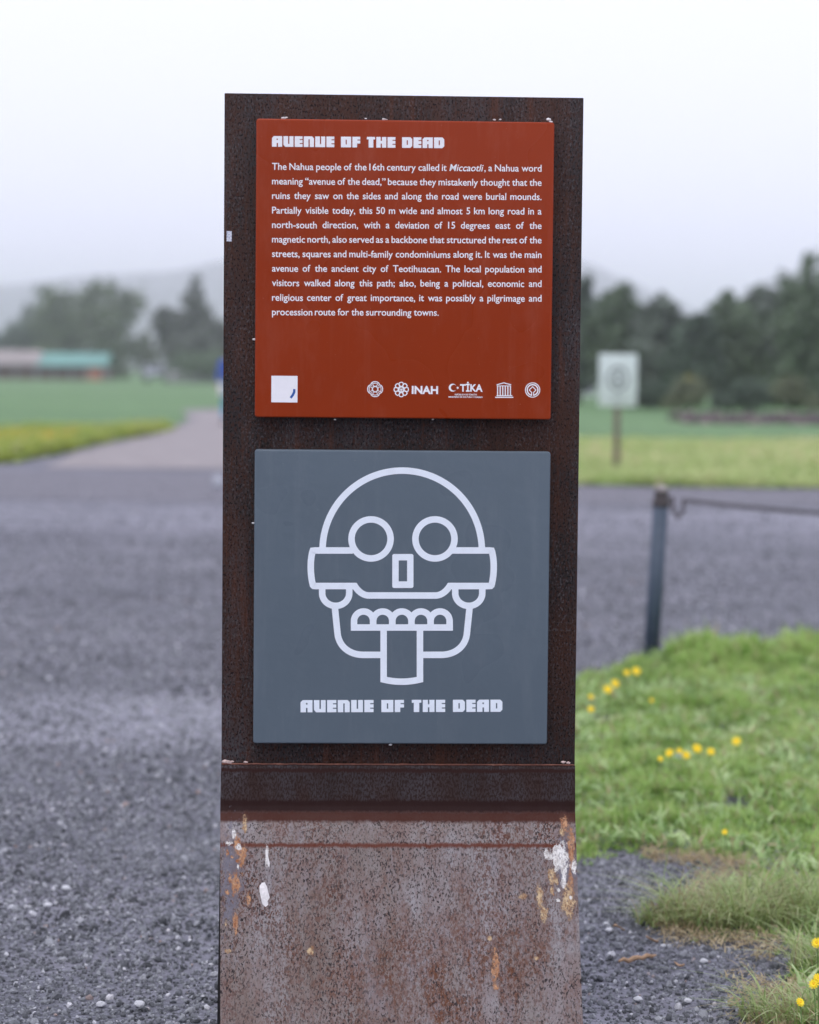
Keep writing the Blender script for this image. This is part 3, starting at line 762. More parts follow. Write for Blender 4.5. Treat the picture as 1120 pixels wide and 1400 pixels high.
# --- print
m_ink = plain('white_ink', (.88, .88, .89), .45, .03, 60, .4)
m_ink2 = plain('pale_blue_ink', (.80, .87, .92), .45, .03, 60, .4)
m_blue = plain('blue_ink', (.02, .10, .35), .45, .1, 60, .4)
INKY = PD-.0003
def curve_mesh(name, polys, y=INKY):
    """polys: outlines in panel pixels, even-odd filled"""
    cu = bpy.data.curves.new(name, 'CURVE'); cu.dimensions = '2D'; cu.fill_mode = 'BOTH'
    for poly in polys:
        s = cu.splines.new('POLY'); s.points.add(len(poly)-1); s.use_cyclic_u = True
        for q, (px, py) in zip(s.points, poly):
            a = L(px, py, y); q.co = (a[0], a[1], 0, 1)
    o = bpy.data.objects.new(name, cu); col.objects.link(o); dg = bpy.context.evaluated_depsgraph_get()
    me = bpy.data.meshes.new_from_object(o.evaluated_get(dg)); bpy.data.objects.remove(o)
    return flatten(me, y)
def flatten(me, y):
    bm = bmesh.new(); bm.from_mesh(me)
    for v_ in bm.verts: v_.co = Vector((v_.co.x, y, v_.co.y))
    for f in bm.faces:
        f.normal_update()
        if f.normal.y > 0: f.normal_flip()
    bm.to_mesh(me); bm.free(); return me
lift = [0]
def ribbons(name, strokes, w, mat, parent, y=INKY):
    """each stroke: (points, closed[, width]); strokes that cross lie one ink layer above the other"""
    bm = bmesh.new()
    for n_, st in enumerate(strokes):
        pts, closed = st[0], st[1]; ww = (st[2] if len(st) > 2 else w)/2; yy = y - .00004*n_
        P_ = [Vector(p_) for p_ in pts]; n = len(P_); A = []; B = []
        for i in range(n):
            a = P_[(i-1) % n] if (closed or i > 0) else P_[i]; b = P_[(i+1) % n] if (closed or i < n-1) else P_[i]
            d1 = (P_[i]-a); d2 = (b-P_[i])
            d1 = d1.normalized() if d1.length > 1e-6 else d2.normalized(); d2 = d2.normalized() if d2.length > 1e-6 else d1
            n1 = Vector((-d1.y, d1.x)); n2 = Vector((-d2.y, d2.x)); mm = (n1+n2).normalized(); s = ww/max(.35, mm.dot(n1))
            q = L(*(P_[i]+mm*s), yy); A.append(bm.verts.new((q[0], yy, q[1]))); q = L(*(P_[i]-mm*s), yy); B.append(bm.verts.new((q[0], yy, q[1])))
        for i in range(n if closed else n-1):
            j = (i+1) % n; bm.faces.new((A[i], B[i], B[j], A[j]))
    me = bpy.data.meshes.new(name)
    for f in bm.faces:
        f.normal_update()
        if f.normal.y > 0: f.normal_flip()
    bm.to_mesh(me); bm.free(); return link(name, me, mat, parent)
def arc(cx, cy, rx, ry, a0, a1, n=40):
    return [(cx+rx*math.cos(R(a0+(a1-a0)*i/n)), cy-ry*math.sin(R(a0+(a1-a0)*i/n))) for i in range(n+1)]
def circ(cx, cy, r, n=48): return arc(cx, cy, r, r, 0, 360*(n-1)/n, n-1)
def bez(p0, p1, p2, p3, n=12):
    return [tuple((1-t)**3*a+3*(1-t)**2*t*b+3*(1-t)*t*t*c+t**3*d for a, b, c, d in zip(p0, p1, p2, p3)) for t in [i/n for i in range(n+1)]]
def rounded(x0, y0, x1, y1, r, n=5):
    o = []
    for cx, cy, a in ((x1-r, y0+r, 0), (x0+r, y0+r, 90), (x0+r, y1-r, 180), (x1-r, y1-r, 270)): o += arc(cx, cy, r, r, a, a+90, n)
    return o

# skull outline, stroke by stroke
mx = lambda pts: [(1100.1-x, y) for x, y in pts]
S = []
S.append((arc(550, 752.3, 108.9, 108.9, 180, 0, 90), False))
S.append((circ(507.4, 736.8, 26.7, 64), True)); S.append((circ(594.8, 736.8, 26.7, 64), True))
band_l = [(482.5, 752.6)] + [(431, 752.6), (427.8, 752.9), (427.2, 754.5)] + bez((426.6, 757.5), (424.2, 768), (424.2, 786), (428.0, 800.0), 14) + [(429, 801.0), (431, 801.2)] + bez((485.2, 801.2), (490, 809), (497, 814.2), (505, 814.2), 12)
band = band_l[:-1] + mx(band_l[::-1])[0:]
S.append((band, False))

ear = [(440.6, 802)] + [(440.6, 811)] + arc(459.1, 811, 18.5, 17.3, 180, 360, 28)[1:] + [(477.6, 802)]
S.append((ear, False)); S.append((mx(ear), False))
jaw = [(457.8, 829)] + bez((461.6, 866), (463.5, 884), (478, 895.3), (497, 895.3), 20) + [(524, 895.3)]
S.append((jaw, False)); S.append((mx(jaw), False))
S.append(([(475.4+4.45, 857.9), (623.8-4.45, 857.9)], False))
for cx in (497.2, 523.4, 549.6, 575.7, 601.8):
    S.append(([(cx-13, 857)] + arc(cx, 849, 13, 13, 180, 0, 22) + [(cx+13, 857)], False))
S.append(([(524.6, 858)] + [(524.6, 929.0)] + bez((524.6, 929.0), (541, 933), (558, 933), (574.3, 929.0), 12)[1:] + [(574.3, 858)], False))
ribbons('skull_outline', S, 8.9, m_ink2, grey)
link('nose_outline', curve_mesh('nose_outline', [rounded(536.4, 757.4, 565.4, 803.9, 2.6), [(545.2, 766.2), (556.7, 766.2), (556.7, 794.8), (545.2, 794.8)]]), m_ink2, grey)

# block lettering
def letter(ch):
    g = .13
    if ch == 'A': return 1.0, [[(0,0),(0,.82),(.18,1),(1,1),(1,0),(.585,0),(.585,.36),(.455,.36),(.455,0)], [(.45,.64),(.58,.64),(.58,.76),(.45,.76)]]
    if ch == 'V': return .98, [[(.18,0),(0,.2),(0,1),(.46,1),(.46,.28),(.58,.28),(.58,1),(.98,1),(.98,0)]]
    if ch == 'U': return .98, [[(0,0),(0,1),(.46,1),(.46,.28),(.58,.28),(.58,1),(.98,1),(.98,0)]]
    if ch == 'E': return .77, [[(0,0),(0,1),(.77,1),(.77,.74),(.49,.74),(.49,.65),(.77,.65),(.77,.37),(.49,.37),(.49,.28),(.77,.28),(.77,0)]]
    if ch == 'N': return 1.0, [[(0,0),(0,1),(.82,1),(1,.82),(1,0),(.58,0),(.58,.72),(.46,.72),(.46,0)]]
    if ch == 'O': return 1.0, [[(0,0),(0,1),(1,1),(1,0)], [(.46,.28),(.57,.28),(.57,.72),(.46,.72)]]
    if ch == 'F': return .77, [[(0,0),(0,1),(.77,1),(.77,.74),(.49,.74),(.49,.65),(.77,.65),(.77,.37),(.46,.37),(.46,0)]]
    if ch == 'T': return .80, [[(.17,0),(.17,.76),(0,.76),(0,1),(.80,1),(.80,.76),(.63,.76),(.63,0)]]
    if ch == 'H': return .98, [[(0,0),(0,1),(.43,1),(.43,.64),(.55,.64),(.55,1),(.98,1),(.98,0),(.55,0),(.55,.38),(.43,.38),(.43,0)]]
    if ch == 'D': return 1.0, [[(0,0),(0,1),(.82,1),(1,.82),(1,.18),(.82,0)], [(.46,.28),(.57,.28),(.57,.72),(.46,.72)]]
def block_title(name, x0, y0t, x1, y1t, h, mat, parent):
    words = ['AVENUE', 'OF', 'THE', 'DEAD']; gap = .12; sp_ = .65
    tot = 0; items = []; x = 0; prev = None
    for wi, w in enumerate(words):
        for ci, ch in enumerate(w):
            wd, polys = letter(ch); items.append((x, polys)); x += wd+gap
        x += sp_-gap
    tot = x-sp_
    sx = (x1-x0)/tot; polys = []
    for (x, ps) in items:
        for q in ps:
            polys.append([(x0+(x+a)*sx, (y0t+(y1t-y0t)*((x+a)/tot)) + h*(1-b)) for a, b in q])
    link(name, curve_mesh(name, polys), mat, parent)
block_title('title_lettering', 372, 186, 607.5, 188, 14.6, m_ink, red)
block_title('caption_lettering', 411, 957.2, 687, 956.5, 16.7, m_ink2, grey)

# running text, justified word by word
def word_mesh(s, size, offset=.0, shear=0, bold=False, sx=1.0):
    cu = bpy.data.curves.new('w', 'FONT'); cu.body = s; cu.size = size; cu.offset = offset; cu.shear = shear; cu.resolution_u = 4
    o = bpy.data.objects.new('w', cu); col.objects.link(o); dg = bpy.context.evaluated_depsgraph_get()
    me = bpy.data.meshes.new_from_object(o.evaluated_get(dg)); bpy.data.objects.remove(o); bpy.data.curves.remove(cu)
    co = np.empty(len(me.vertices)*3); me.vertices.foreach_get('co', co); co = co.reshape(-1, 3)
    fs_ = [tuple(p_.vertices) for p_ in me.polygons]; bpy.data.meshes.remove(me)
    co[:, 0] *= sx
    return co, fs_
def text_part(name, items, mat, parent, y=INKY):
    """items: (coords in metres, faces, x, z)"""
    V = []; F = []
    for co, f, x, z in items:
        o = len(V); V += [(a+x, y, b+z) for a, b, _ in co]; F += [tuple(k+o for k in q) for q in f]
    me = pyd(name, V, F); bm = bmesh.new(); bm.from_mesh(me)
    for f in bm.faces:
        f.normal_update()
        if f.normal.y > 0: f.normal_flip()
    bm.to_mesh(me); bm.free(); return link(name, me, mat, parent)
LINES = ["The Nahua people of the 16th century called it *Miccaotli*, a Nahua word",
 "meaning “avenue of the dead,” because they mistakenly thought that the",
 "ruins they saw on the sides and along the road were burial mounds.",
 "Partially visible today, this 50 m wide and almost 5 km long road in a",
 "north-south direction, with a deviation of 15 degrees east of the",
 "magnetic north, also served as a backbone that structured the rest of the",
 "streets, squares and multi-family condominiums along it. It was the main",
 "avenue of the ancient city of Teotihuacan. The local population and",
 "visitors walked along this path; also, being a political, economic and",
 "religious center of great importance, it was possibly a pilgrimage and",
 "procession route for the surrounding towns."]
# left/right ends and baselines of every line, as printed
base_l = [232, 252, 271.8, 291.8, 311.6, 331.4, 351.2, 371.2, 391, 411, 430.8]
base_r = [234.5, 254, 273.2, 293.2, 312.8, 332.6, 352.6, 372.4, 392.2, 412.2, 432]
FS = 13.1/760; OFF = .00017
ref = [word_mesh(w, FS, OFF) for w in LINES[-1].split()]
nat = sum(c[:, 0].max()-c[:, 0].min() for c, f in ref); sx_ = 1.0
target = (L(600, 430, PD)[0]-L(372, 430, PD)[0]); SPACE = .25*FS
sx_ = (target - 5*SPACE)/nat
print('text x-scale', sx_)
for i, ln in enumerate(LINES):
    words = ln.split(); its = []
    for w in words:
        if w.startswith('*'):
            core = w.replace('*', '').rstrip(','); a, fa = word_mesh(core, FS, OFF, .22, sx=sx_)
            b, fb = word_mesh(',', FS, OFF, sx=sx_); b = b + np.array([a[:, 0].max()+.0008, 0, 0])
            n_ = len(a); its.append((np.vstack([a, b]), fa+[tuple(k+n_ for k in q) for q in fb]))
        else: its.append(word_mesh(w, FS, OFF, sx=sx_))
    xa, za = L(372, base_l[i], PD); xb, zb_ = L(740.5, base_r[i], PD)
    ws = [c[:, 0].max()-c[:, 0].min() for c, f in its]
    gap = (xb-xa-sum(ws))/(len(ws)-1) if i < len(LINES)-1 else SPACE
    x = xa; out = []
    for (c, f), w in zip(its, ws):
        out.append((c-np.array([c[:, 0].min(), 0, 0]), f, x, za+(zb_-za)*(x-xa)/(xb-xa))); x += w+gap
    o = text_part('text_line', out, m_ink, red)

# emblems along the foot of the red panel
link('code_square', box_mesh('code_square', *(lambda a, b: (a[0], b[0], PD-.0004, PD-.0001, a[1], b[1]))(L(371, 550, PD), L(407, 514, PD))), m_ink, red)
ribbons('blue_remnant', [([(402.5, 532), (402.3, 536), (400.5, 540), (397.5, 544)], False, 3.2)], 3, m_blue, red, PD-.0006)
def flower_emblem(cx, cy):
    st = []
    for k in range(4):
        a0 = 90*k; ca, sa = math.cos(R(a0)), math.sin(R(a0))
        tr_ = lambda pts: [(cx+ca*x-sa*y, cy+sa*x+ca*y) for x, y in pts]
        st.append((tr_([(4.0, -6.0), (4.4, -8.6), (7.4, -8.4)][0:0] + arc(6.6, 0, 3.6, 5.6, -100, 100, 14)), False, 1.3))
        st.append((tr_([(4.1, -2.0), (7.4, -3.6), (8.2, 0), (7.4, 3.6), (4.1, 2.0)]), True, .9))
        st.append((tr_([(5.4, -5.6), (4.2, -4.2), (5.2, -5.4)]), False, 1.2))
    st.append((circ(cx, cy, 3.6, 20), True, 1.2)); return st
ribbons('cross_flower_emblem', flower_emblem(513, 532), 1.2, m_ink, red)
st = []
cx, cy = 548.7, 532.5
for k in range(8):
    a0 = 45*k; ca, sa = math.cos(R(a0)), math.sin(R(a0)); q = [(4.2, -1.4), (7.2, -2.9), (9.3, -2.2), (9.9, 0), (9.3, 2.2), (7.2, 2.9), (4.2, 1.4)]
    st.append(([(cx+ca*x-sa*y, cy+sa*x+ca*y) for x, y in q], True, 1.4))
st.append((circ(cx, cy, 3.4, 16), True, 1.3)); st.append(([(cx-2.6, cy-.5), (cx+2.6, cy-.5)], False, 1.2)); st.append((circ(cx, cy+1.4, .9, 8), True, .8))
ribbons('petal_emblem', st, 1.3, m_ink, red)
def label_text(name, s, x0, x1, ybase, hpx, off=.0003):
    size = hpx/760/.72; c, f = word_mesh(s, size, off)
    a, z = L(x0, ybase, PD); b, _ = L(x1, ybase, PD); w = c[:, 0].max()-c[:, 0].min(); c = c - np.array([c[:, 0].min(), 0, 0]); c[:, 0] *= (b-a)/w
    return text_part(name, [(c, f, a, z)], m_ink, red)
label_text('emblem_lettering', 'INAH', 563, 599, 538, 10.4, .0007)
label_text('emblem_lettering', 'TİKA', 629, 660, 535, 9.8, .0006)
label_text('emblem_small_lettering', 'REPÚBLICA DE TÜRKİYE', 622, 652, 540.4, 2.0, .0001)
label_text('emblem_small_lettering', 'MINISTERIO DE CULTURA Y TURISMO', 613.5, 660, 543.6, 2.0, .0001)
# crescent and star
outer = arc(619, 530, 5.4, 5.4, 35, 325, 30); inner = arc(620.6, 530, 4.1, 4.1, 325-4, 35+4, 24)
star = []
for k in range(10):
    r_ = 2.3 if k % 2 == 0 else .95; star.append((625.8+r_*math.cos(R(180+36*k)), 530.2+r_*math.sin(R(180+36*k))))
link('crescent_emblem', curve_mesh('crescent_emblem', [outer+inner, star]), m_ink, red)
# temple emblem
st = [([(677, 543.2), (702, 543.2)], False, 1.5), ([(679, 541), (700.5, 541)], False, 1.3), ([(679.5, 527.6), (698.5, 527.6)], False, 1.0),
      ([(679, 526.2), (689, 523.4), (699, 526.2)], False, 1.3)]
for x in (680.5, 684, 687.5, 691, 694.5, 698): st.append(([(x, 528), (x, 540.5)], False, 1.5))
ribbons('temple_emblem', st, 1.2, m_ink, red)
cx, cy = 728.3, 533.2
ribbons('round_emblem', [(circ(cx, cy, 9.8, 40), True, 1.2), (arc(cx, cy, 7.3, 7.3, -75, 255, 40), False, 1.7), ([(cx-4.6, cy), (cx, cy-4.6), (cx+4.6, cy), (cx+1.3, cy+3.4), (cx+1.3, cy+8)], False, 1.2), ([(cx-4.6, cy), (cx-1.3, cy+3.4), (cx-1.3, cy+8)], False, 1.2)], 1.2, m_ink, red)

# ------------------------------------------------------------------ bollard and chain
m_post = (lambda t: t.done(t.ramp(t.noise(t.coord(), 25, 5, .7), [(.3, (.042,.062,.090)), (.7, (.062,.086,.122))]), .5, .4))(NT('blue_grey_paint'))
m_cap = plain('worn_pale_metal', (.30, .27, .26), .6, .35, 40)
m_iron = plain('dark_iron', (.055, .045, .045), .6, .4, 60)
b0 = G(890, 899); b1 = at(905, 668, b0.y)
tilt = (b1-b0)
PL = tilt.length
def make_post(loc, label, ry):
    r_ = empty('bollard', loc, label, 'bollard', 'chain bollards along the edge of the grass')
    r_.rotation_euler = (0, ry, 0)
    bm = bmesh.new(); tube(bm, [(0, 0, -.08), (0, 0, PL-.075)], [.034, .034], 24); link('post', bm_mesh('post', bm, True), m_post, r_)
    bm = bmesh.new(); tube(bm, [(0, 0, PL-.08), (0, 0, PL-.072), (0, 0, PL-.055), (0, 0, PL-.048), (0, 0, PL-.02), (0, 0, PL-.012)], [.0345, .038, .038, .031, .031, .030], 24)
    link('collar', bm_mesh('collar', bm), m_iron, r_)
    bm = bmesh.new(); tube(bm, [(0, 0, PL-.012), (0, 0, PL), (0, 0, PL+.010), (0, 0, PL+.016)], [.029, .028, .020, .006], 20)
    link('cap', bm_mesh('cap', bm, True), m_cap, r_)
    bm = bmesh.new(); tube(bm, [(.034+.014*math.sin(a), 0, PL-.05+.014*math.cos(a)) for a in [i*6.2832/14 for i in range(15)]], [.003]*15, 6, False)
    link('eye_ring', bm_mesh('eye_ring', bm, True), m_iron, r_)
    return r_
ry = math.atan2(tilt.x, tilt.z)
make_post((b0.x, b0.y, 0), 'leaning blue grey bollard with a pale cap standing in the grass behind the sign', ry)
p2 = Vector((b0.x+2.35, b0.y-.25, 0))
make_post((p2.x, p2.y, 0), 'second blue grey bollard, beyond the right edge, holding the far end of the chain', R(-1))
# chain path
hk = Vector((b0.x+math.sin(ry)*(PL-.05)+.046, b0.y, math.cos(ry)*(PL-.05)))
loop = [hk, at(921, 699, b0.y-.02), at(927, 707, b0.y-.03), at(934, 700, b0.y-.02), at(935, 684, b0.y-.01)]
end = Vector((p2.x-.05, p2.y, PL-.06)); s0 = loop[-1]
path = loop[:]
for i in range(1, 41):
    u = i/40; q = s0.lerp(end, u); q.z -= .075*4*u*(1-u)*.75; path.append(q)
# even spacing
cum = [0]
for a, b in zip(path, path[1:]): cum.append(cum[-1]+(b-a).length)
def along(s):
    for i in range(len(path)-1):
        if cum[i+1] >= s: return path[i].lerp(path[i+1], (s-cum[i])/(cum[i+1]-cum[i])), (path[i+1]-path[i]).normalized()
    return path[-1], (path[-1]-path[-2]).normalized()
bm = bmesh.new(); s = 0; k = 0; step = .0225
while s < cum[-1]:
    c, t_ = along(s); up_ = Vector((0, 0, 1)); sd = t_.cross(up_).normalized(); up_ = sd.cross(t_)
    n_ = (sd*.7+up_*.7) if k % 2 else (sd*.7-up_*.7); n_.normalize()
    pts_ = [c + t_*.017*math.cos(a) + n_*.0095*math.sin(a) for a in [j*6.2832/10 for j in range(11)]]
    tube(bm, pts_, [.0028]*11, 5, False); s += step; k += 1
link('chain', bm_mesh('chain', bm, True), m_iron, label='dark iron chain slung from the leaning bollard out to the right edge', cat='chain')

# ------------------------------------------------------------------ white notice board on a post
wb = G(843, 648); Y = wb.y
r_ = empty('notice_board', (wb.x, wb.y, 0), 'small pale green white sign board on a thin brown post by the lawn', 'sign')
m_board = plain('faded_board_paint', (.60, .69, .66), .5, .05, 5)
m_brown = plain('brown_post_paint', (.16, .12, .10), .7, .3, 12)
m_symbol = plain('faded_grey_print', (.16, .19, .19), .6, .1, 10)
s_ = Y/FPX
zb0 = at(843, 556, Y).z; zb1 = at(843, 484, Y).z; hw = 26*s_
link('board', box_mesh('board', -hw, hw, -.02, .0, zb0, zb1, .006), m_board, r_)
link('post', box_mesh('post', -.035, .035, .002, .06, -.1, zb1-.05, .004), m_brown, r_)
zc = (zb0+zb1)/2+.02
bm = bmesh.new()
n = 36
for (ra, rb_, yy, sgn) in ((.098, .132, -.0215, 1),):
    A = [bm.verts.new((ra*math.cos(a), yy, zc+ra*1.15*math.sin(a))) for a in [i*6.2832/n for i in range(n)]]
    B = [bm.verts.new((rb_*math.cos(a), yy, zc+rb_*1.15*math.sin(a))) for a in [i*6.2832/n for i in range(n)]]
    for i in range(n): bm.faces.new((A[i], B[i], B[(i+1) % n], A[(i+1) % n]))
box(bm, -.03, .03, -.0235, -.0225, zc-.07, zc+.03); box(bm, -.05, .02, -.0255, -.0245, zc-.01, zc+.01)
v_ = bmesh.ops.create_circle(bm, cap_ends=True, segments=12, radius=.024)['verts']
for q in v_: q.co = Vector((q.co.x, -.0225, zc+.055+q.co.y))
box(bm, -.07, .07, -.0215, -.0205, zb0+.08, zb0+.105)
link('symbol', bm_mesh('symbol', bm), m_symbol, r_)

# ------------------------------------------------------------------ person mostly hidden behind the sign
def skin_chain(name, joints, mat, parent, sub=2):
    """joints: list of chains [(point, radius)...] sharing the first vertex"""
    V = []; E = []; Rr = []; idx = {}
    def vid(p_, r_):
        k_ = tuple(round(q, 4) for q in p_)
        if k_ not in idx: idx[k_] = len(V); V.append(p_); Rr.append(r_)
        return idx[k_]
    for ch in joints:
        prev = None
        for p_, r_ in ch:
            i = vid(p_, r_)
            if prev is not None and i != prev: E.append((prev, i))
            prev = i
    me = bpy.data.meshes.new(name); me.from_pydata(V, E, [])
    o = link(name, me, mat, parent)
    o.modifiers.new('skin', 'SKIN'); sv = me.skin_vertices[0].data
    for i, r_ in enumerate(Rr): sv[i].radius = (r_, r_) if not isinstance(r_, tuple) else r_
    sv[0].use_root = True
    sb = o.modifiers.new('sub', 'SUBSURF'); sb.levels = sub; sb.render_levels = sub
    dg = bpy.context.evaluated_depsgraph_get(); m2 = bpy.data.meshes.new_from_object(o.evaluated_get(dg))
    o.modifiers.clear(); o.data = m2
    for p_ in m2.polygons: p_.use_smooth = True
    if not len(m2.materials): m2.materials.append(mat)
    return o
pb = G(313, 581)
pr_ = empty('person', (pb.x, pb.y, 0), 'person in blue jacket and teal trousers nearly hidden behind the left edge of the totem', 'person')
sk = plain('skin_tone', (.42, .26, .19), .6, .05)
m_jk = plain('blue_jacket_cloth', (.03, .09, .42), .8, .15); m_tr = plain('teal_trousers_cloth', (.07, .27, .42), .8, .15)
m_hair = plain('dark_hair', (.02, .015, .012), .6, .2); m_shoe = plain('dark_shoes', (.05, .05, .06), .6, .2)
# continuous body, seen at the head and hands
body = [[((0,0,.95), .09), ((0,0,1.15), .085), ((0,0,1.34), .09), ((0,0,1.42), .05), ((0,0,1.48), .05), ((0,-.01,1.56), .085), ((0,-.01,1.66), .07)]]
for s in (-1, 1):
    body.append([((0,0,1.34), .09), ((s*.16,0,1.36), .05), ((s*.21,.0,1.12), .04), ((s*.23,-.06,.90), .028), ((s*.23,-.09,.82), .03), ((s*.225,-.10,.76), .018)])
    body.append([((0,0,.95), .09), ((s*.09,0,.88), .07), ((s*.10,-.03*s,.50), .05), ((s*.11,.10*s,.09), .035), ((s*.11,.10*s-.12,.05), .03)])
skin_chain('body', body, sk, pr_)
jk = [[((0,0,.92), .13), ((0,0,1.10), .125), ((0,0,1.32), .125), ((0,0,1.41), .07)]]
for s in (-1, 1): jk.append([((0,0,1.32), .125), ((s*.17,0,1.36), .065), ((s*.21,0,1.12), .058), ((s*.23,-.06,.91), .045)])
skin_chain('jacket', jk, m_jk, pr_)
tj = [[((0,0,.98), .12), ((0,0,.93), .12)]]
for s in (-1, 1): tj.append([((0,0,.93), .12), ((s*.10,0,.86), .085), ((s*.10,-.03*s,.50), .068), ((s*.11,.10*s,.12), .055)])
skin_chain('trousers', tj, m_tr, pr_)
for s in (-1, 1): link('shoe', box_mesh('shoe', s*.11-.045, s*.11+.045, .10*s-.17, .10*s+.06, .0, .09, .03, 3), m_shoe, pr_)
bm = bmesh.new(); q = bmesh.ops.create_icosphere(bm, subdivisions=3, radius=.112)
for v_ in q['verts']:
    v_.co = Vector((v_.co.x*.88, v_.co.y*1.0+.012, v_.co.z+1.62))
bmesh.ops.delete(bm, geom=[v_ for v_ in bm.verts if v_.co.z < 1.56 and v_.co.y < .02], context='VERTS')
link('hair', bm_mesh('hair', bm, True), m_hair, pr_)
# pale bag held low by the hip is a thing of its own
bg = bpy.data.objects.new('shoulder_bag', box_mesh('shoulder_bag', -.07, .07, -.05, .05, 0, .26, .03, 3)); col.objects.link(bg)
bg.data.materials.append(plain('white_bag_cloth', (.7, .7, .72), .7, .05)); q = at(303.5, 533, pb.y-.12); bg.location = (q.x, q.y, q.z-.13)
tag(bg, 'white bag carried by the person in blue at the left edge of the totem', 'bag')

# pale marker stone beside the lane
bm = bmesh.new(); bmesh.ops.create_icosphere(bm, subdivisions=3, radius=.06)
for v_ in bm.verts: v_.co = Vector((v_.co.x, v_.co.y, v_.co.z*1.35+.06))*(1+.12*mnoise.noise(v_.co*18))
q = G(298, 668); link('marker_stone', bm_mesh('marker_stone', bm, True), plain('pale_stone', (.40, .42, .46), .8, .1, 12), label='pale rounded stone lying on the dark lane at the left edge of the totem', cat='stone', loc=(q.x, q.y, 0))

# ------------------------------------------------------------------ far buildings on the left
m_teal = (lambda t: t.done(t.ramp(t.noise(t.coord(), .9, 5), [(.3, (.06,.22,.18)), (.7, (.12,.34,.29))]), .4, .5))(NT('teal_sheet_roof'))
m_cream = plain('cream_canopy', (.30, .26, .25), .7, .25, 1); m_pink = plain('salmon_wall', (.42, .15, .10), .8, .1, 1)
m_maroon = plain('maroon_shade_and_door', (.11, .055, .055), .8, .2, 1); m_post2 = plain('grey_steel', (.2, .2, .22), .6, .2)  # maroon: painted shade of the open shed fronts, reused on a door
BY = 215
def X_(px, Y=BY): return at(px, 505, Y).x
def Z_(py, px=60, Y=BY): return at(px, py, Y).z
def shed(label, px0, px1, roof_m, shade_m, eave, ridge, depth, end_m=None, group='sheds at the far side of the field'):
    x0, x1 = X_(px0), X_(px1); r_ = empty('market_shed', ((x0+x1)/2, BY, 0), label, 'shed', group); w = (x1-x0)/2
    ze, zr_ = Z_(eave), Z_(ridge)
    # roof: pitched sheet with thickness and ribs
    bm = bmesh.new()
    vs_ = [(-w-.2, -.5, ze), (w+.2, -.5, ze), (w+.2, depth*.5, zr_), (-w-.2, depth*.5, zr_), (-w-.2, depth+.5, ze), (w+.2, depth+.5, ze)]
    A = [bm.verts.new(p_) for p_ in vs_]; B = [bm.verts.new((a, b, c-.1)) for a, b, c in vs_]
    for f in ((0,1,2,3), (3,2,5,4)): bm.faces.new([A[i] for i in f]); bm.faces.new([B[i] for i in f][::-1])
    for f in ((0,1), (1,2), (2,5), (5,4), (4,3), (3,0)): bm.faces.new((A[f[0]], B[f[0]], B[f[1]], A[f[1]]))
    link('roof', bm_mesh('roof', bm), roof_m, r_)
    bm = bmesh.new(); box(bm, -w, w, 0, depth, 0, ze-.12); link('wall', bm_mesh('wall', bm), shade_m, r_)  # dark block standing in for the shadow under the roof
    for i in range(5):
        x = -w + 2*w*i/4; link('post', box_mesh('post', x-.08, x+.08, -.45, -.3, 0, ze-.06), m_post2, r_)
    if end_m:
        link('painted_bay', box_mesh('painted_bay', w-1.7, w-.35, -.28, -.02, 0, ze-.14), end_m, r_)
    return r_
shed('long shed with a teal sheet roof and a salmon end bay, far across the field', 52, 144, m_teal, m_maroon, 499, 482, 5, m_pink)
shed('low shed with a pale cream pink canopy, left of the teal roofed shed', -60, 50, m_cream, m_maroon, 498, 479, 5)

# parked pale car seen end-on, window glass and wheels
def far_car(px, py, Y, label, colr):
    q = at(px, py, Y); r_ = empty('parked_car', (q.x, q.y, 0), label, 'car')
    bm = bmesh.new(); prof_ = [(-2.1,.35),(-2.1,.85),(-1.5,.95),(-1.0,1.42),(.7,1.45),(1.3,1.0),(2.1,.9),(2.15,.35)]
    for s in (-.85, .85): pass
    A = [bm.verts.new((-.85, y, z)) for y, z in prof_]; B = [bm.verts.new((.85, y, z)) for y, z in prof_]
    for i in range(len(A)): j = (i+1) % len(A); bm.faces.new((A[i], A[j], B[j], B[i]))
    bm.faces.new(A[::-1]); bm.faces.new(B)
    bmesh.ops.bevel(bm, geom=bm.edges[:], offset=.06, segments=2, affect='EDGES')
    link('car_body', bm_mesh('car_body', bm, True), colr, r_)
    g = plain('tinted_glass', (.05, .06, .07), .2, .1)
    vs_ = [(-.68, -1.50, .97), (.68, -1.50, .97), (.60, -1.04, 1.38), (-.60, -1.04, 1.38)]
    link('windscreen', pyd('windscreen', [(a, b-.035, c+.02) for a, b, c in vs_]+[(a, b-.01, c) for a, b, c in vs_], [(0,1,2,3), (7,6,5,4), (0,4,5,1), (1,5,6,2), (2,6,7,3), (3,7,4,0)]), g, r_)
    for x in (-.8, .8):
        for y in (-1.35, 1.3):
            bm = bmesh.new(); tube(bm, [(x-.1, y, .33), (x+.1, y, .33)], [.33, .33], 16); link('wheel', bm_mesh('wheel', bm), m_iron, r_)
    for x in (-.6, .6): link('headlight', box_mesh('headlight', x-.15, x+.15, -2.13, -2.05, .65, .80, .01), m_white, r_)
far_car(214, 505, 200, 'pale silver car parked between the two left hand trees', plain('silver_paint', (.45, .48, .55), .35, .03))
# low rubble wall behind it
bm = bmesh.new()
for i in range(46):
    px = 232 + (302-232)*rnd.random(); q = at(px, 505, 190); r0 = rnd.uniform(.2, .38)
    g = bmesh.ops.create_icosphere(bm, subdivisions=1, radius=r0)
    z = r0*.6 + rnd.choice((0, .35, .6))
    for v_ in g['verts']: v_.co = Vector((v_.co.x*1.3+q.x, v_.co.y+190+rnd.uniform(-.02, .02), v_.co.z*.8+z))
link('rubble_wall', bm_mesh('rubble_wall', bm), plain('pale_rubble', (.36, .35, .36), .85, .2, 1), label='low wall of pale rubble under the trees left of the totem', cat='wall')
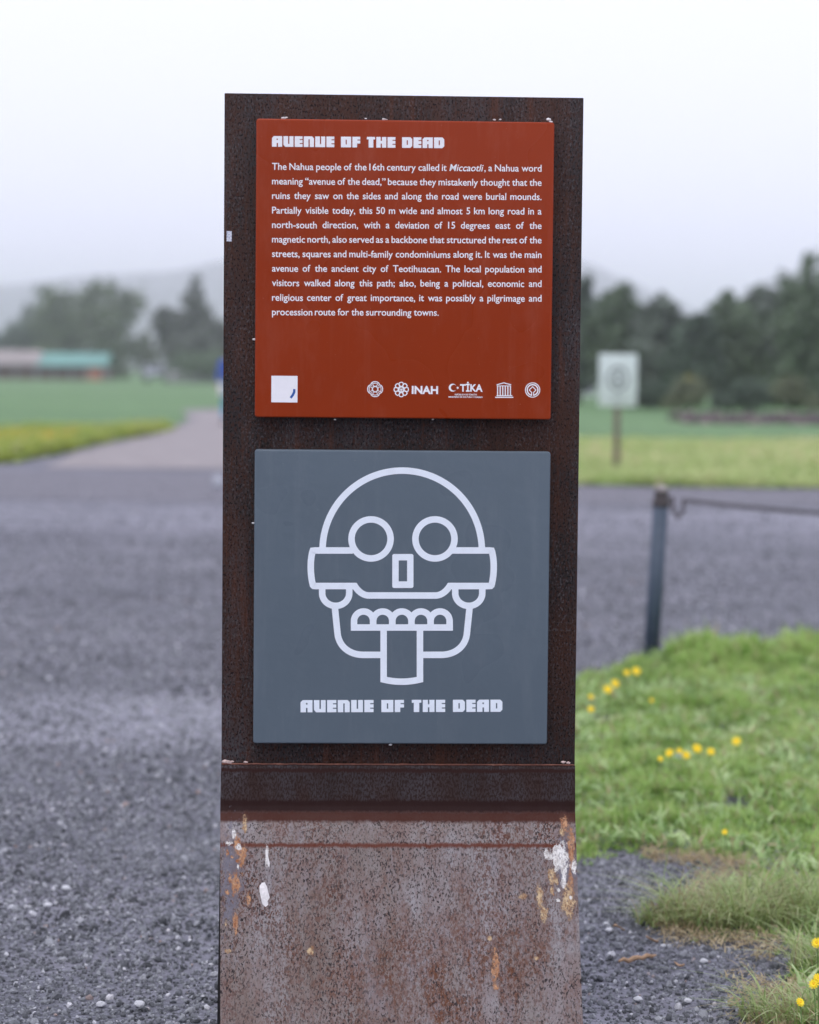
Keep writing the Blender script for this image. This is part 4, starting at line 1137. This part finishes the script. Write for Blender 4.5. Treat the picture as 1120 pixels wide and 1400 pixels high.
# small pale building at the right of the totem
q0, q1 = at(770, 505, 120), at(816, 505, 120)
r_ = empty('small_building', ((q0.x+q1.x)/2, 120, 0), 'small white walled building peeping out right of the totem, left of the notice board', 'building')
w = (q1.x-q0.x)/2
link('wall', box_mesh('wall', -w, w, 0, 3, 0, at(800, 519, 120).z), plain('whitewash', (.55, .57, .62), .8, .06), r_)
link('roof', box_mesh('roof', -w-.1, w+.1, -.1, 3.1, at(800, 519, 120).z+.002, at(800, 516, 120).z), m_post2, r_)
link('window', box_mesh('window', -.1, .35, -.03, -.002, .55, .95), plain('dark_window', (.04, .05, .06), .3, .1), r_)
link('door', box_mesh('door', -.75, -.35, -.03, -.002, .02, 1.0), m_maroon, r_)

# ------------------------------------------------------------------ trees
m_bark = plain('bark', (.09, .07, .055), .9, .3, 6)
def leaf_mat(name, c, v=.45):
    t = NT(name); a = t.n('ShaderNodeAttribute', attribute_name='tint'); vv = t.coord()
    f = t.ma('ADD', t.ma('MULTIPLY', a.outputs['Fac'], .6), t.ma('MULTIPLY', t.noise(vv, .8, 3), .5))
    cc = t.ramp(f, [(.15, tuple(x*(1-v) for x in c)), (.5, c), (.9, tuple(x*(1+v) for x in c))])
    return t.done(cc, .6, .25)
m_leaf = [leaf_mat('dark_leaves', (.085,.120,.085)), leaf_mat('mid_leaves', (.115,.160,.095)), leaf_mat('grey_leaves', (.13,.160,.125)), leaf_mat('pale_leaves', (.15,.17,.10)), leaf_mat('fresh_leaves', (.12,.155,.085)), leaf_mat('silvery_leaves', (.13,.145,.12))]
def tree(name, label, Y, lobes, mat, seed, n=5200, leaf=.3, base=0, cat='tree', group=None):
    r = random.Random(seed); s = Y/FPX
    cxp = sum(l[0]*l[2]*l[3] for l in lobes)/sum(l[2]*l[3] for l in lobes)
    bx = at(cxp, 505, Y).x
    root_ = empty(name, (bx, Y, 0), label, cat, group)
    V = []; F = []; T = []; area = sum(l[2]*l[3] for l in lobes); cents = []
    for (px, py, rx, ry_) in lobes:
        c = at(px, py, Y); c = Vector((c.x-bx, r.uniform(-.15, .15)*rx*s, c.z)); rx_, rz_ = rx*s, ry_*s; dy_ = min(rx_, 3.5)
        cents.append((c, rz_))
        nc = max(14, int(130*rx*ry_/area)); per = int(n*rx*ry_/area/nc)
        for _ in range(nc):
            d = Vector([r.gauss(0, 1) for _ in range(3)]).normalized(); q = r.uniform(.15, 1.0)**.5
            cc = c + Vector((d.x*rx_*q, d.y*dy_*q, d.z*rz_*q)); cr_ = r.uniform(.2, .4)*(rx_+rz_)/2; tn = r.random()
            for _ in range(per):
                e = Vector([r.gauss(0, .5) for _ in range(3)])*cr_; p_ = cc+e
                if p_.z < .05: continue
                a = Vector([r.gauss(0, 1) for _ in range(3)]).normalized(); b = a.orthogonal().normalized(); k_ = leaf*r.uniform(.5, 1.1)*.5
                b2 = a.cross(b); o = len(V)
                V += [p_-b*k_, p_+b2*k_*.6, p_+b*k_, p_-b2*k_*.6]; F.append((o, o+1, o+2, o+3)); tt = min(1, max(0, tn*.7+r.random()*.3)); T += [tt]*4
    me = pyd('crown', V, F); a_ = me.attributes.new('tint', 'FLOAT', 'POINT'); a_.data.foreach_set('value', np.array(T, np.float32))
    if cat == 'tree':
        bm = bmesh.new(); top = max(c.z for c, _ in cents)
        tr_ = .035*top+.06
        tube(bm, [(0, 0, -.2), (tr_*.3, 0, top*.25), (-tr_*.4, 0, top*.5), (0, 0, top*.85)], [tr_, tr_*.8, tr_*.55, tr_*.2], 8)
        tk = link('trunk', bm_mesh('trunk', bm, True), m_bark, root_)
        for c, rz_ in cents:
            bm = bmesh.new(); st_ = Vector((0, 0, min(top*.3, c.z*.5))); tube(bm, [st_, st_.lerp(c, .5)+Vector((0, 0, -.1*top)), c], [tr_*.5, tr_*.35, tr_*.12], 6)
            link('limb', bm_mesh('limb', bm, True), m_bark, tk)
    link('crown', me, mat, root_)
    return root_
LG = 'trees on the far side of the field, left of the totem'; RG = 'trees behind the lawn, right of the totem'
tree('broad_tree', 'broad twin domed tree standing behind the teal roofed shed', 250, [(72,446,28,42),(92,430,42,44),(148,428,44,42),(120,470,66,48),(160,490,36,34),(80,480,40,32)], m_leaf[4], 1, 14000, .75, group=LG)
tree('slender_tree', 'tree with a thin spire top just left of the totem', 196, [(268,400,11,22),(262,425,22,22),(226,440,16,22),(250,468,44,34),(285,450,24,28),(296,480,34,34)], m_leaf[5], 2, 11000, .55, group=LG)
tree('dark_tree', 'dark low tree over the cream pink canopy at the left edge', 262, [(48,462,42,16),(10,470,34,14),(85,470,30,14)], m_leaf[0], 3, 3800, .6, group=LG)
tree('faint_tree', 'narrow hazy tree left of the twin domed tree', 300, [(42,432,13,20),(34,458,26,20)], m_leaf[2], 4, 2400, .6, group=LG)
tree('pale_conical_tree', 'pale olive conical tree in the gap between the two left hand trees', 255, [(200,470,7,20),(200,492,15,22)], m_leaf[3], 5, 2400, .4, group=LG)
tree('low_green_tree', 'low rounded green tree under the spire topped tree', 190, [(268,500,32,15),(300,498,30,18)], m_leaf[1], 6, 2600, .4, group=LG)
RT_ = [('edge_tree', 'tall tree half hidden behind the right edge of the totem', 92, [(790,410,26,30),(788,470,44,62)], 0),
 ('round_tree', 'round topped tree above the notice board', 90, [(846,412,24,28),(848,470,42,58),(870,450,30,34)], 1),
 ('sloping_tree', 'lower tree whose top slopes down towards the gap, right of the notice board', 88, [(897,440,30,30),(900,500,40,46),(925,455,26,24)], 2),
 ('gap_tree', 'lowest tree at the dip in the skyline above the pale bushes', 86, [(953,452,30,26),(948,500,38,46)], 0),
 ('twin_tree', 'tree right of the dip in the skyline, with two small tops', 88, [(992,424,22,22),(1006,448,38,36),(1004,505,44,48)], 1),
 ('domed_tree', 'domed tree between the twin topped tree and the tallest tree', 92, [(1043,424,30,30),(1050,500,48,56)], 2),
 ('tallest_tree', 'tallest tree, rising at the right edge of the picture', 84, [(1128,388,40,46),(1088,400,26,36),(1105,450,52,60),(1100,510,50,48),(1150,470,50,70)], 1),
 ('outer_tree', 'tree beyond the right edge of the picture, beside the tallest tree', 88, [(1230,400,60,60),(1230,480,70,70)], 0)]
for i, (nm, lb, Yt, lobes, mi) in enumerate(RT_):
    tree(nm, lb, Yt, lobes, m_leaf[mi], 20+i, 9000, .32, group=RG)
BG = 'bushes at the foot of the right hand trees'
tree('pale_bush', 'pale grey green bush below the dip in the skyline', 66, [(945,535,24,20),(925,548,22,14)], m_leaf[3], 40, 1800, .16, cat='bush', group=BG)
tree('pale_bush', 'pale bush right of the dark hollow under the trees', 66, [(1078,535,24,20),(1100,548,24,14)], m_leaf[3], 41, 1800, .16, cat='bush', group=BG)
tree('dark_bush', 'dark bush in the hollow between the two pale bushes', 68, [(1020,540,32,22),(990,548,22,14)], m_leaf[0], 42, 2200, .16, cat='bush', group=BG)
tree('dark_bush', 'dark bush close right of the notice board', 78, [(895,540,30,16),(870,545,24,12)], m_leaf[0], 43, 2000, .18, cat='bush', group=BG)
tree('yellow_bush', 'small yellowish bush top behind the left pale bush', 70, [(943,523,8,9)], leaf_mat('yellow_leaves', (.35, .33, .10)), 44, 400, .12, cat='bush', group=BG)
# rubble bank under the trees
n_ = 900; q = np.column_stack([rng.uniform(at(925, 560, 60).x, at(1300, 560, 60).x, n_), rng.uniform(57, 62.5, n_)])
sz = rng.uniform(.05, .13, n_); zz = np.maximum(0,   .2*(1-((q[:, 1]-60)/2.8)**2))*rng.uniform(.3, 1, n_)
m_rub = (lambda t: t.done(t.ramp(t.n('ShaderNodeObjectInfo').outputs['Random'], [(0, (.06,.05,.055)), (.5, (.11,.085,.095)), (1, (.26,.20,.20))]), .9, .2))(NT('rubble_stone'))
scatter('rubble_bank', [stone_proto(50+i) for i in range(3)], np.column_stack([q, zz]), rng.uniform(0, 6.28, (n_, 3)), np.column_stack([sz]*3), m_rub)
# wild flowers too small to pick apart on the verge and lawn
def flower_specks(name, poly, n, r0, colr):
    poly = np.array(poly); lo, hi = poly.min(0), poly.max(0); q = np.column_stack([rng.uniform(lo[0], hi[0], n*4), rng.uniform(lo[1], hi[1], n*4)]); q = q[inside(poly, q)]
    cl = np.array([mnoise.noise(Vector((a*.7, b*.35, 7))) for a, b in q]); q = q[cl > .12][:n]
    s_ = rng.uniform(.6, 1.3, len(q))*r0
    scatter(name, [stone_proto(70)], np.column_stack([q, rng.uniform(.1, .24, len(q))]), rng.uniform(0, 6.28, (len(q), 3)), np.column_stack([s_, s_, s_*.5]), colr)
flower_specks('verge_flowers', [P2(-60, 634), P2(0, 630), P2(60, 620), P2(130, 604), P2(120, 594), P2(0, 598), P2(-60, 600)], 160, .032, plain('yellow_specks', (.75, .45, .03), .7, .2))
flower_specks('lawn_flowers', [P2(800, 663), P2(1120, 668), P2(1300, 668), P2(1300, 625), P2(800, 620)], 260, .028, plain('cream_specks', (.62, .58, .30), .7, .2))

# ------------------------------------------------------------------ near flowers, twigs, leaves, pebbles
m_petal = plain('yellow_petals', (.92, .70, .015), .55, .1, 60); m_disc = plain('orange_disc', (.85, .52, .01), .7, .1, 60); m_stem = plain('green_stem', (.10, .18, .04), .6, .2)
def flower_meshes():
    bm = bmesh.new()
    for lay, (n_, r1, zt_) in enumerate(((11, 1.0, .10), (9, .68, .32))):
        for k in range(n_):
            a = 6.2832*k/n_+lay*.3; ca, sa = math.cos(a), math.sin(a)
            pl = [(.12, -.09, 0), (.55*r1, -.20, zt_*.8), (.92*r1, -.13, zt_), (1.0*r1, 0, zt_*.85), (.92*r1, .13, zt_), (.55*r1, .20, zt_*.8), (.12, .09, 0)]
            bm.faces.new([bm.verts.new((ca*x-sa*y, sa*x+ca*y, z+lay*.06)) for x, y, z in pl])
    pet = bm_mesh('petals', bm)
    bm = bmesh.new(); bmesh.ops.create_icosphere(bm, subdivisions=2, radius=.3)
    for v_ in bm.verts: v_.co.z = v_.co.z*.6+.14
    return pet, bm_mesh('centre', bm, True)
PET, CEN = flower_meshes()
PET.materials.append(m_petal); CEN.materials.append(m_disc)
FG = 'yellow flowers in the turf'
def flower(px, py, h, r_, label, tilt_=20):
    h += .030; r_ *= 1.02
    # head at pixel, foot on the ground below
    g = G(px, py + 0, h); c = Vector((g.x, g.y, h))
    ro = empty('yellow_flower', (c.x, c.y, .005), label, 'flower', FG)
    bm = bmesh.new(); tube(bm, [(0, 0, 0), (.004, 0, h*.5), (0, 0, h-.004)], [.0014, .0012, .0011], 5); link('stem', bm_mesh('stem', bm, True), m_stem, ro)
    for nm, me in (('petals', PET), ('centre', CEN)):
        o = bpy.data.objects.new(nm, me); col.objects.link(o); o.parent = ro; o.location = (0, 0, h-.004); o.scale = (r_, r_, r_)
        o.rotation_euler = (R(38+tilt_), R(rnd.uniform(-15, 15)), rnd.uniform(-.6, .6)) if nm == 'petals' else (R(38+tilt_), 0, 0)
for f in [(831, 943, .11, .017, 'lower yellow flower of the close pair near the right edge of the totem'),
          (841, 935, .12, .017, 'upper yellow flower of the close pair near the right edge of the totem'),
          (857, 920, .12, .013, 'smaller flower of the pair just below the foot of the leaning bollard'),
          (870, 918, .12, .017, 'bright flower at the right of the pair below the foot of the leaning bollard'),
          (808, 953, .09, .010, 'small dull flower nearest the right edge of the totem, upper of two'),
          (808, 970, .08, .012, 'small flower nearest the right edge of the totem, lower of two'),
          (903, 1038, .06, .009, 'faint leftmost flower of the row across the middle of the turf'),
          (915.5, 1030, .07, .014, 'second flower from the left in the row across the middle of the turf'),
          (929, 1027, .075, .010, 'small flower above the pale grey stone in the turf'),
          (938, 1033, .06, .014, 'flower touching the right side of the pale grey stone in the turf'),
          (953, 1024, .075, .016, 'widest flower in the middle of the row across the turf'),
          (972, 1028, .07, .013, 'flower at the right end of the row of flowers, left of the lone one'),
          (1007, 1014, .075, .015, 'lone yellow flower right of and above the row across the turf'),
          (991, 1138, .05, .008, 'tiny orange flower low in the turf above the long grass clump'),
          (891, 958, .07, .008, 'tiny orange flower right of the close pair of flowers'),
          (1117, 1290, .10, .011, 'flower at the right edge above the bottom right grass clump'),
          (1113, 1346, .09, .010, 'upper flower in the bottom right grass clump'),
          (1118, 1338, .10, .009, 'flower at the very edge in the bottom right grass clump'),
          (1094, 1371, .06, .009, 'left flower in the bottom right grass clump')]:
    flower(*f)
def rock(name, px, py, r_, mat, label, cat, seed, group=None, sq=(1.2, 1, .7)):
    bm = bmesh.new(); bmesh.ops.create_icosphere(bm, subdivisions=2, radius=r_)
    for v_ in bm.verts:
        k_ = 1+.3*mnoise.noise(v_.co/r_*1.1+Vector((seed*3.1, 0, 0))); v_.co = Vector((v_.co.x*sq[0]*k_, v_.co.y*sq[1]*k_, v_.co.z*sq[2]*k_+r_*.45))
    q = G(px, py); link(name, bm_mesh(name, bm), mat, label=label, cat=cat, loc=(q.x, q.y, .004), group=group)
m_peb = plain('pale_pebble', (.55, .56, .58), .7, .15, 60)
rock('grey_stone', 929, 1048, .034, plain('grey_stone', (.38, .40, .46), .8, .15, 30), 'pale grey stone lying among the yellow flowers in the turf', 'stone', 1)
PG = 'pale pebbles lying on the dark gravel'
for k, (px, py, r_, lb) in enumerate([(900, 1264, .0085, 'white pebble at the tip of the sprawling grass clump'), (829, 1267, .008, 'pale pebble right of the totem foot, above the dry leaves'), (833, 1276, .010, 'pale pebble just left of the small dry leaf'),
        (907, 1297, .007, 'cream pebble between the grass clump and the twig'), (940, 1373, .009, 'white pebble near the bottom edge right of the totem'), (872, 1371, .010, 'pale pebble near the bottom edge, nearer the totem'),
        (962, 1318, .009, 'pale pebble right of the pair of dry flakes'), (138, 1378, .011, 'rounded white pebble at the bottom left'), (190, 1378, .012, 'white pebble at the bottom, left of the totem foot'), (90, 1218, .011, 'bright pebble in the middle of the left gravel'), (65, 1242, .011, 'white pebble left of the bright one in the left gravel')]):
    rock('pale_pebble', px, py, r_*.78, m_peb, lb, 'pebble', 10+k, PG)
m_dry = plain('dry_tan', (.42, .27, .16), .8, .25, 40)
# twig
a, b = G(846, 1322), G(897, 1313); bm = bmesh.new(); n_ = 9
tube(bm, [(a.lerp(b, i/(n_-1)) + Vector((0, .003*math.sin(i*1.7), .012+.003*math.sin(i*2.3)))) - a for i in range(n_)], [.0025, .0042, .005, .0055, .005, .0045, .005, .004, .002], 7)
link('dry_twig', bm_mesh('dry_twig', bm, True), m_dry, label='tan dry twig lying on the gravel right of the totem foot', cat='twig', loc=a)
def leaf(px, py, Lr, ang, label, seed):
    r = random.Random(seed); V = []; F = []; n_ = 6
    for i in range(n_+1):
        s = i/n_; w = .33*math.sin(math.pi*min(1, s*.95+.03))*Lr; z = .010+.006*math.sin(s*3+seed)
        V += [((s-.5)*Lr, -w, z+.004), ((s-.5)*Lr, 0, z), ((s-.5)*Lr, w, z+.005*r.random())]
    for i in range(n_):
        for k in range(2): F.append((3*i+k, 3*i+3+k, 3*i+4+k, 3*i+1+k))
    me = pyd('dry_leaf', V, F, True); q = G(px, py); o = link('dry_leaf', me, m_dry, label=label, cat='leaf', group='dry leaves on the gravel', loc=(q.x, q.y, 0)); o.rotation_euler = (0, 0, ang)
    sd_ = o.modifiers.new('thickness', 'SOLIDIFY'); sd_.thickness = .0008
leaf(846, 1276, .026, .1, 'small tan dry leaf beside the pebbles right of the totem foot', 1)
leaf(892, 1291, .028, .3, 'dry leaf between the grass clump and the long twig', 2)
leaf(929, 1324, .022, -.5, 'curled dry leaf right of the long twig', 3)
leaf(1003, 1378, .022, .2, 'dry leaf by the bottom edge left of the corner clump', 4)
leaf(925, 1232, .030, .1, 'dry leaf at the edge of the turf above the grass clump', 5)
